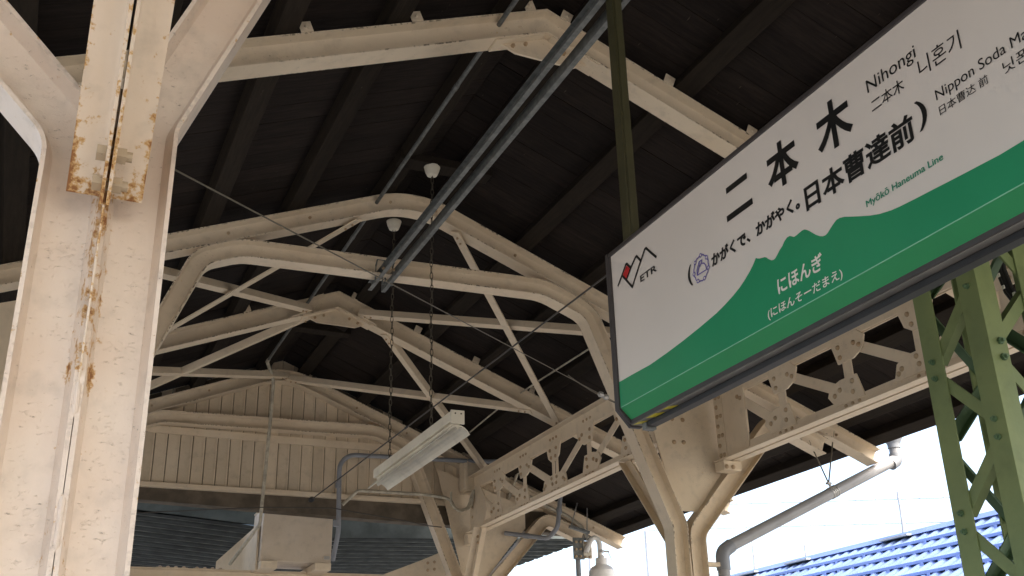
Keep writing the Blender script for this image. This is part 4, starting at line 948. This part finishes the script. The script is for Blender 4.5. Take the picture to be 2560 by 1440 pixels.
MB().cyl((ax.x - 0.028, ly - 0.06, ax.z + 0.055), (ax.x + 0.075, ly - 0.06, ax.z + 0.055), 0.008, 8).build('wing_bolt', M_STEEL, bl)
MB().cyl((ax.x, ly - 0.06, ax.z + 0.045), (ax.x, ly - 0.06, ax.z + 0.065), 0.027, 14).build('clamp_ring', M_STEEL, bl)
MB().tube([(ax.x + 0.07, ly - 0.06, ax.z + 0.05), (ax.x + 0.085, ly - 0.06, ax.z + 0.02), (ax.x + 0.098, ly - 0.06, ax.z - 0.01)], 0.003, 6).build('safety_wire', M_STEEL, bl)

# ================================================================ rainwater pipe at the right eave
dy = YF[2]
dp = thing('rain_pipe', 'grey plastic rainwater pipe slanting from the eave funnel to the column', 'pipe', V((3.58, dy, 0)))
ft = onY(2232, 1100, dy); e1 = onY(2222, 1150, dy); e2 = onY(1812, 1376, dy); e3 = onY(1797, 1420, dy)
MB().tube(fillet([V((ft.x, dy, ft.z - 0.02)), V((ft.x + 0.002, dy, e1.z + 0.01)), V((e2.x - 0.02, dy, e2.z)), V((e2.x - 0.02, dy, 0.0))], [0.05, 0.07], 7), 0.0345, 16).build('pipe', M_PVCL, dp)
MB().tube([V((ft.x, dy, ft.z + dz)) for dz in (0.055, 0.05, 0.025, 0.0, -0.025, -0.03, -0.055)], [0.068, 0.071, 0.068, 0.055, 0.042, 0.040, 0.040], 20).build('funnel', M_PVC, dp)
for (a, b) in (((ft.x, e1.z + 0.0), None),):
    MB().tube(fillet([V((ft.x, dy, e1.z + 0.045)), V((ft.x, dy, e1.z + 0.002)), V((ft.x - 0.05, dy, e1.z - 0.027))], [0.03]), 0.040, 16).build('elbow', M_PVC, dp)
MB().tube(fillet([V((e2.x + 0.045, dy, e2.z + 0.029)), V((e2.x - 0.02, dy, e2.z - 0.012)), V((e2.x - 0.02, dy, e2.z - 0.11))], [0.06], 7), 0.040, 16).build('elbow', M_PVC, dp)
hp0 = onY(2075, 1218, dy); ax0 = V((ft.x + 0.002, dy, e1.z + 0.01)); dvp = (V((e2.x - 0.02, dy, e2.z)) - ax0).normalized(); hp0 = ax0 + dvp * (hp0 - ax0).dot(dvp)
for i in range(4): MB().cyl(hp0 - dvp * (0.03 - 0.015 * i), hp0 - dvp * (0.022 - 0.015 * i), 0.0375, 16).build('clamp_band', M_STEEL, dp)
hk = hp0 + V((-0.02, 0, 0.055))
MB().box(hk - V((0.016, 0.012, 0.007)), hk + V((0.016, 0.012, 0.007))).build('hook_block', M_STEEL, dp, bevel=0.004)
MB().cyl(hk, hp0 + V((0, 0, 0.02)), 0.008, 8).build('hook_stem', M_STEEL, dp)
for px_, py_ in ((2022, 1116), (2087, 1065)): MB().cyl(hk, onY(px_, py_ - 15, dy), 0.0045, 6).build('hanger_wire', M_ROD, dp)
cz = onY(1790, 1412, dy)
MB().box((3.47, dy - 0.02, cz.z - 0.012), (e2.x - 0.02, dy + 0.02, cz.z + 0.012)).build('wall_clip', M_CREAM, dp, bevel=0.003)
MB().cyl((e2.x - 0.02, dy, cz.z - 0.012), (e2.x - 0.02, dy, cz.z + 0.012), 0.039, 14).build('clamp_band', M_STEEL, dp)
# short grey gutter stub beside the rafter end
# ================================================================ blue roofed shed beyond the far track
shed = thing('blue_roofed_shed', 'low building with a shiny blue stepped metal roof, bottom right', 'building', (12.6, 17, -1.1))
RXB, RZB = 14.0, 3.10 + CZ; slope = 0.56; nrow = 7; dxr = 0.44
YA, YB = 5.0, 34.0
pit = 0.25; n_ = int((YB - YA) / pit * 6)
for r in range(nrow):
    x0 = RXB - r * dxr; x1_ = RXB - (r + 1) * dxr
    z0 = RZB - r * dxr * slope; z1 = RZB - (r + 1) * dxr * slope + 0.035
    vs = []; off = random.uniform(-0.01, 0.01)
    for i in range(n_):
        yy = YA + (YB - YA) * i / (n_ - 1); q = ((yy + off) / pit) % 1.0
        hh = 0.034 * max(0.0, math.cos((q - 0.5) * 2 * math.pi)) ** 0.8 - 0.006
        vs += [(x0, yy, z0 + hh), (x1_, yy, z1 + hh)]
    MB().add(vs, [(2 * i, 2 * i + 1, 2 * i + 3, 2 * i + 2) for i in range(n_ - 1)]).build('roof_course', M_BLUE, shed, angle=60)
    bar = MB().box((x1_ - 0.03, YA, z1 - 0.02), (x1_ + 0.006, YB, z1 + 0.030))
    bar.build('course_lip', M_LIP, shed, bevel=0.006)
    sm = MB(); yy = YA + 0.2 * (r % 2)
    while yy < YB: sm.box((x1_ - 0.055, yy, z1 - 0.075), (x1_ - 0.031, yy + 0.05, z1 - 0.02)); yy += 0.37
    o = sm.build('snow_stop', M_LIP, shed, smooth=False); o['kind'] = 'stuff'
MB().prism([(RXB - 0.10, YA, RZB + 0.0), (RXB, YA, RZB + 0.10), (RXB + 0.10, YA, RZB + 0.0)], (0, YB - YA, 0)).build('ridge_cap', M_LIP, shed)
xb = RXB - nrow * dxr
MB().box((xb + 0.3, YA + 0.3, -1.1), (RXB + 3.0, YB - 0.3, RZB - nrow * dxr * slope + 0.05)).build('wall', M_WALL, shed)
MB().prism([(RXB, YA, RZB), (RXB + 3.2, YA, RZB - 3.2 * slope), (RXB + 3.2, YA, RZB - 3.2 * slope - 0.05), (RXB, YA, RZB - 0.05)], (0, YB - YA, 0)).build('rear_slope', M_BLUE, shed, smooth=False)
PL = ('leftmost of three pale poles rising over the blue roof ridge', 'middle one of three pale poles over the blue roof ridge', 'rightmost and tallest pale pole over the blue roof ridge')
for i, (px_, pt_, pb_) in enumerate(((1886, 1352, 1432), (2014, 1362, 1404), (2242, 1231, 1345))):
    a = onX(px_ + (4 if i < 2 else 22), pb_, 14.12); t_ = onX(px_, pt_, 14.12); b = V((14.12, a.y, RZB + 0.02)); hgt = max(0.3, t_.z - b.z)
    th = thing('ridge_pole', PL[i], 'pole', b, 'pale poles on the shed ridge')
    MB().tube([b + V((0, 0, q * hgt)) for q in (0, 0.1, 0.3, 0.6, 1.0)], [0.085, 0.05, 0.034, 0.028, 0.026], 10).build('mast_tube', M_HAZEW, th)
    MB().box(b + V((-0.3, -0.35, -0.02)), b + V((0.2, 0.35, 0.012))).build('base_plate', M_HAZEW, th)
    for q in (-0.3, -0.15, 0.15, 0.3): MB().cyl(b + V((-0.1, q * 1.6, 0.0)), b + V((-0.1, q * 1.6, 0.07)), 0.02, 6).build('anchor_bolt', M_HAZEW, th)
for i, (a, b, lb_) in enumerate((((1720, 1264), (2420, 1243), 'upper pale cable with clips crossing the sky over the blue roof'), ((1850, 1320), (2450, 1303), 'lower pale cable with clips just over the blue roof'))):
    A = onX(*a, 17.5); B = onX(*b, 17.5); th = thing('overhead_cable', lb_, 'cable', (A + B) / 2)
    dv = B - A; A2 = A - dv * 0.6; B2 = B + dv * 0.9
    MB().tube([A2, A, B, B2], 0.010, 5).build('strand', M_PVCL, th)
    for k in range(40):
        p = A2.lerp(B2, k / 39); MB().cyl(p, p + V((0, 0.03, 0.075)), 0.010, 5).build('clip', M_PVCL, th)
    for e in (A2, B2): MB().cyl(V((e.x, e.y, -1.1)), e, 0.08, 8).build('support', M_HAZEW, th)
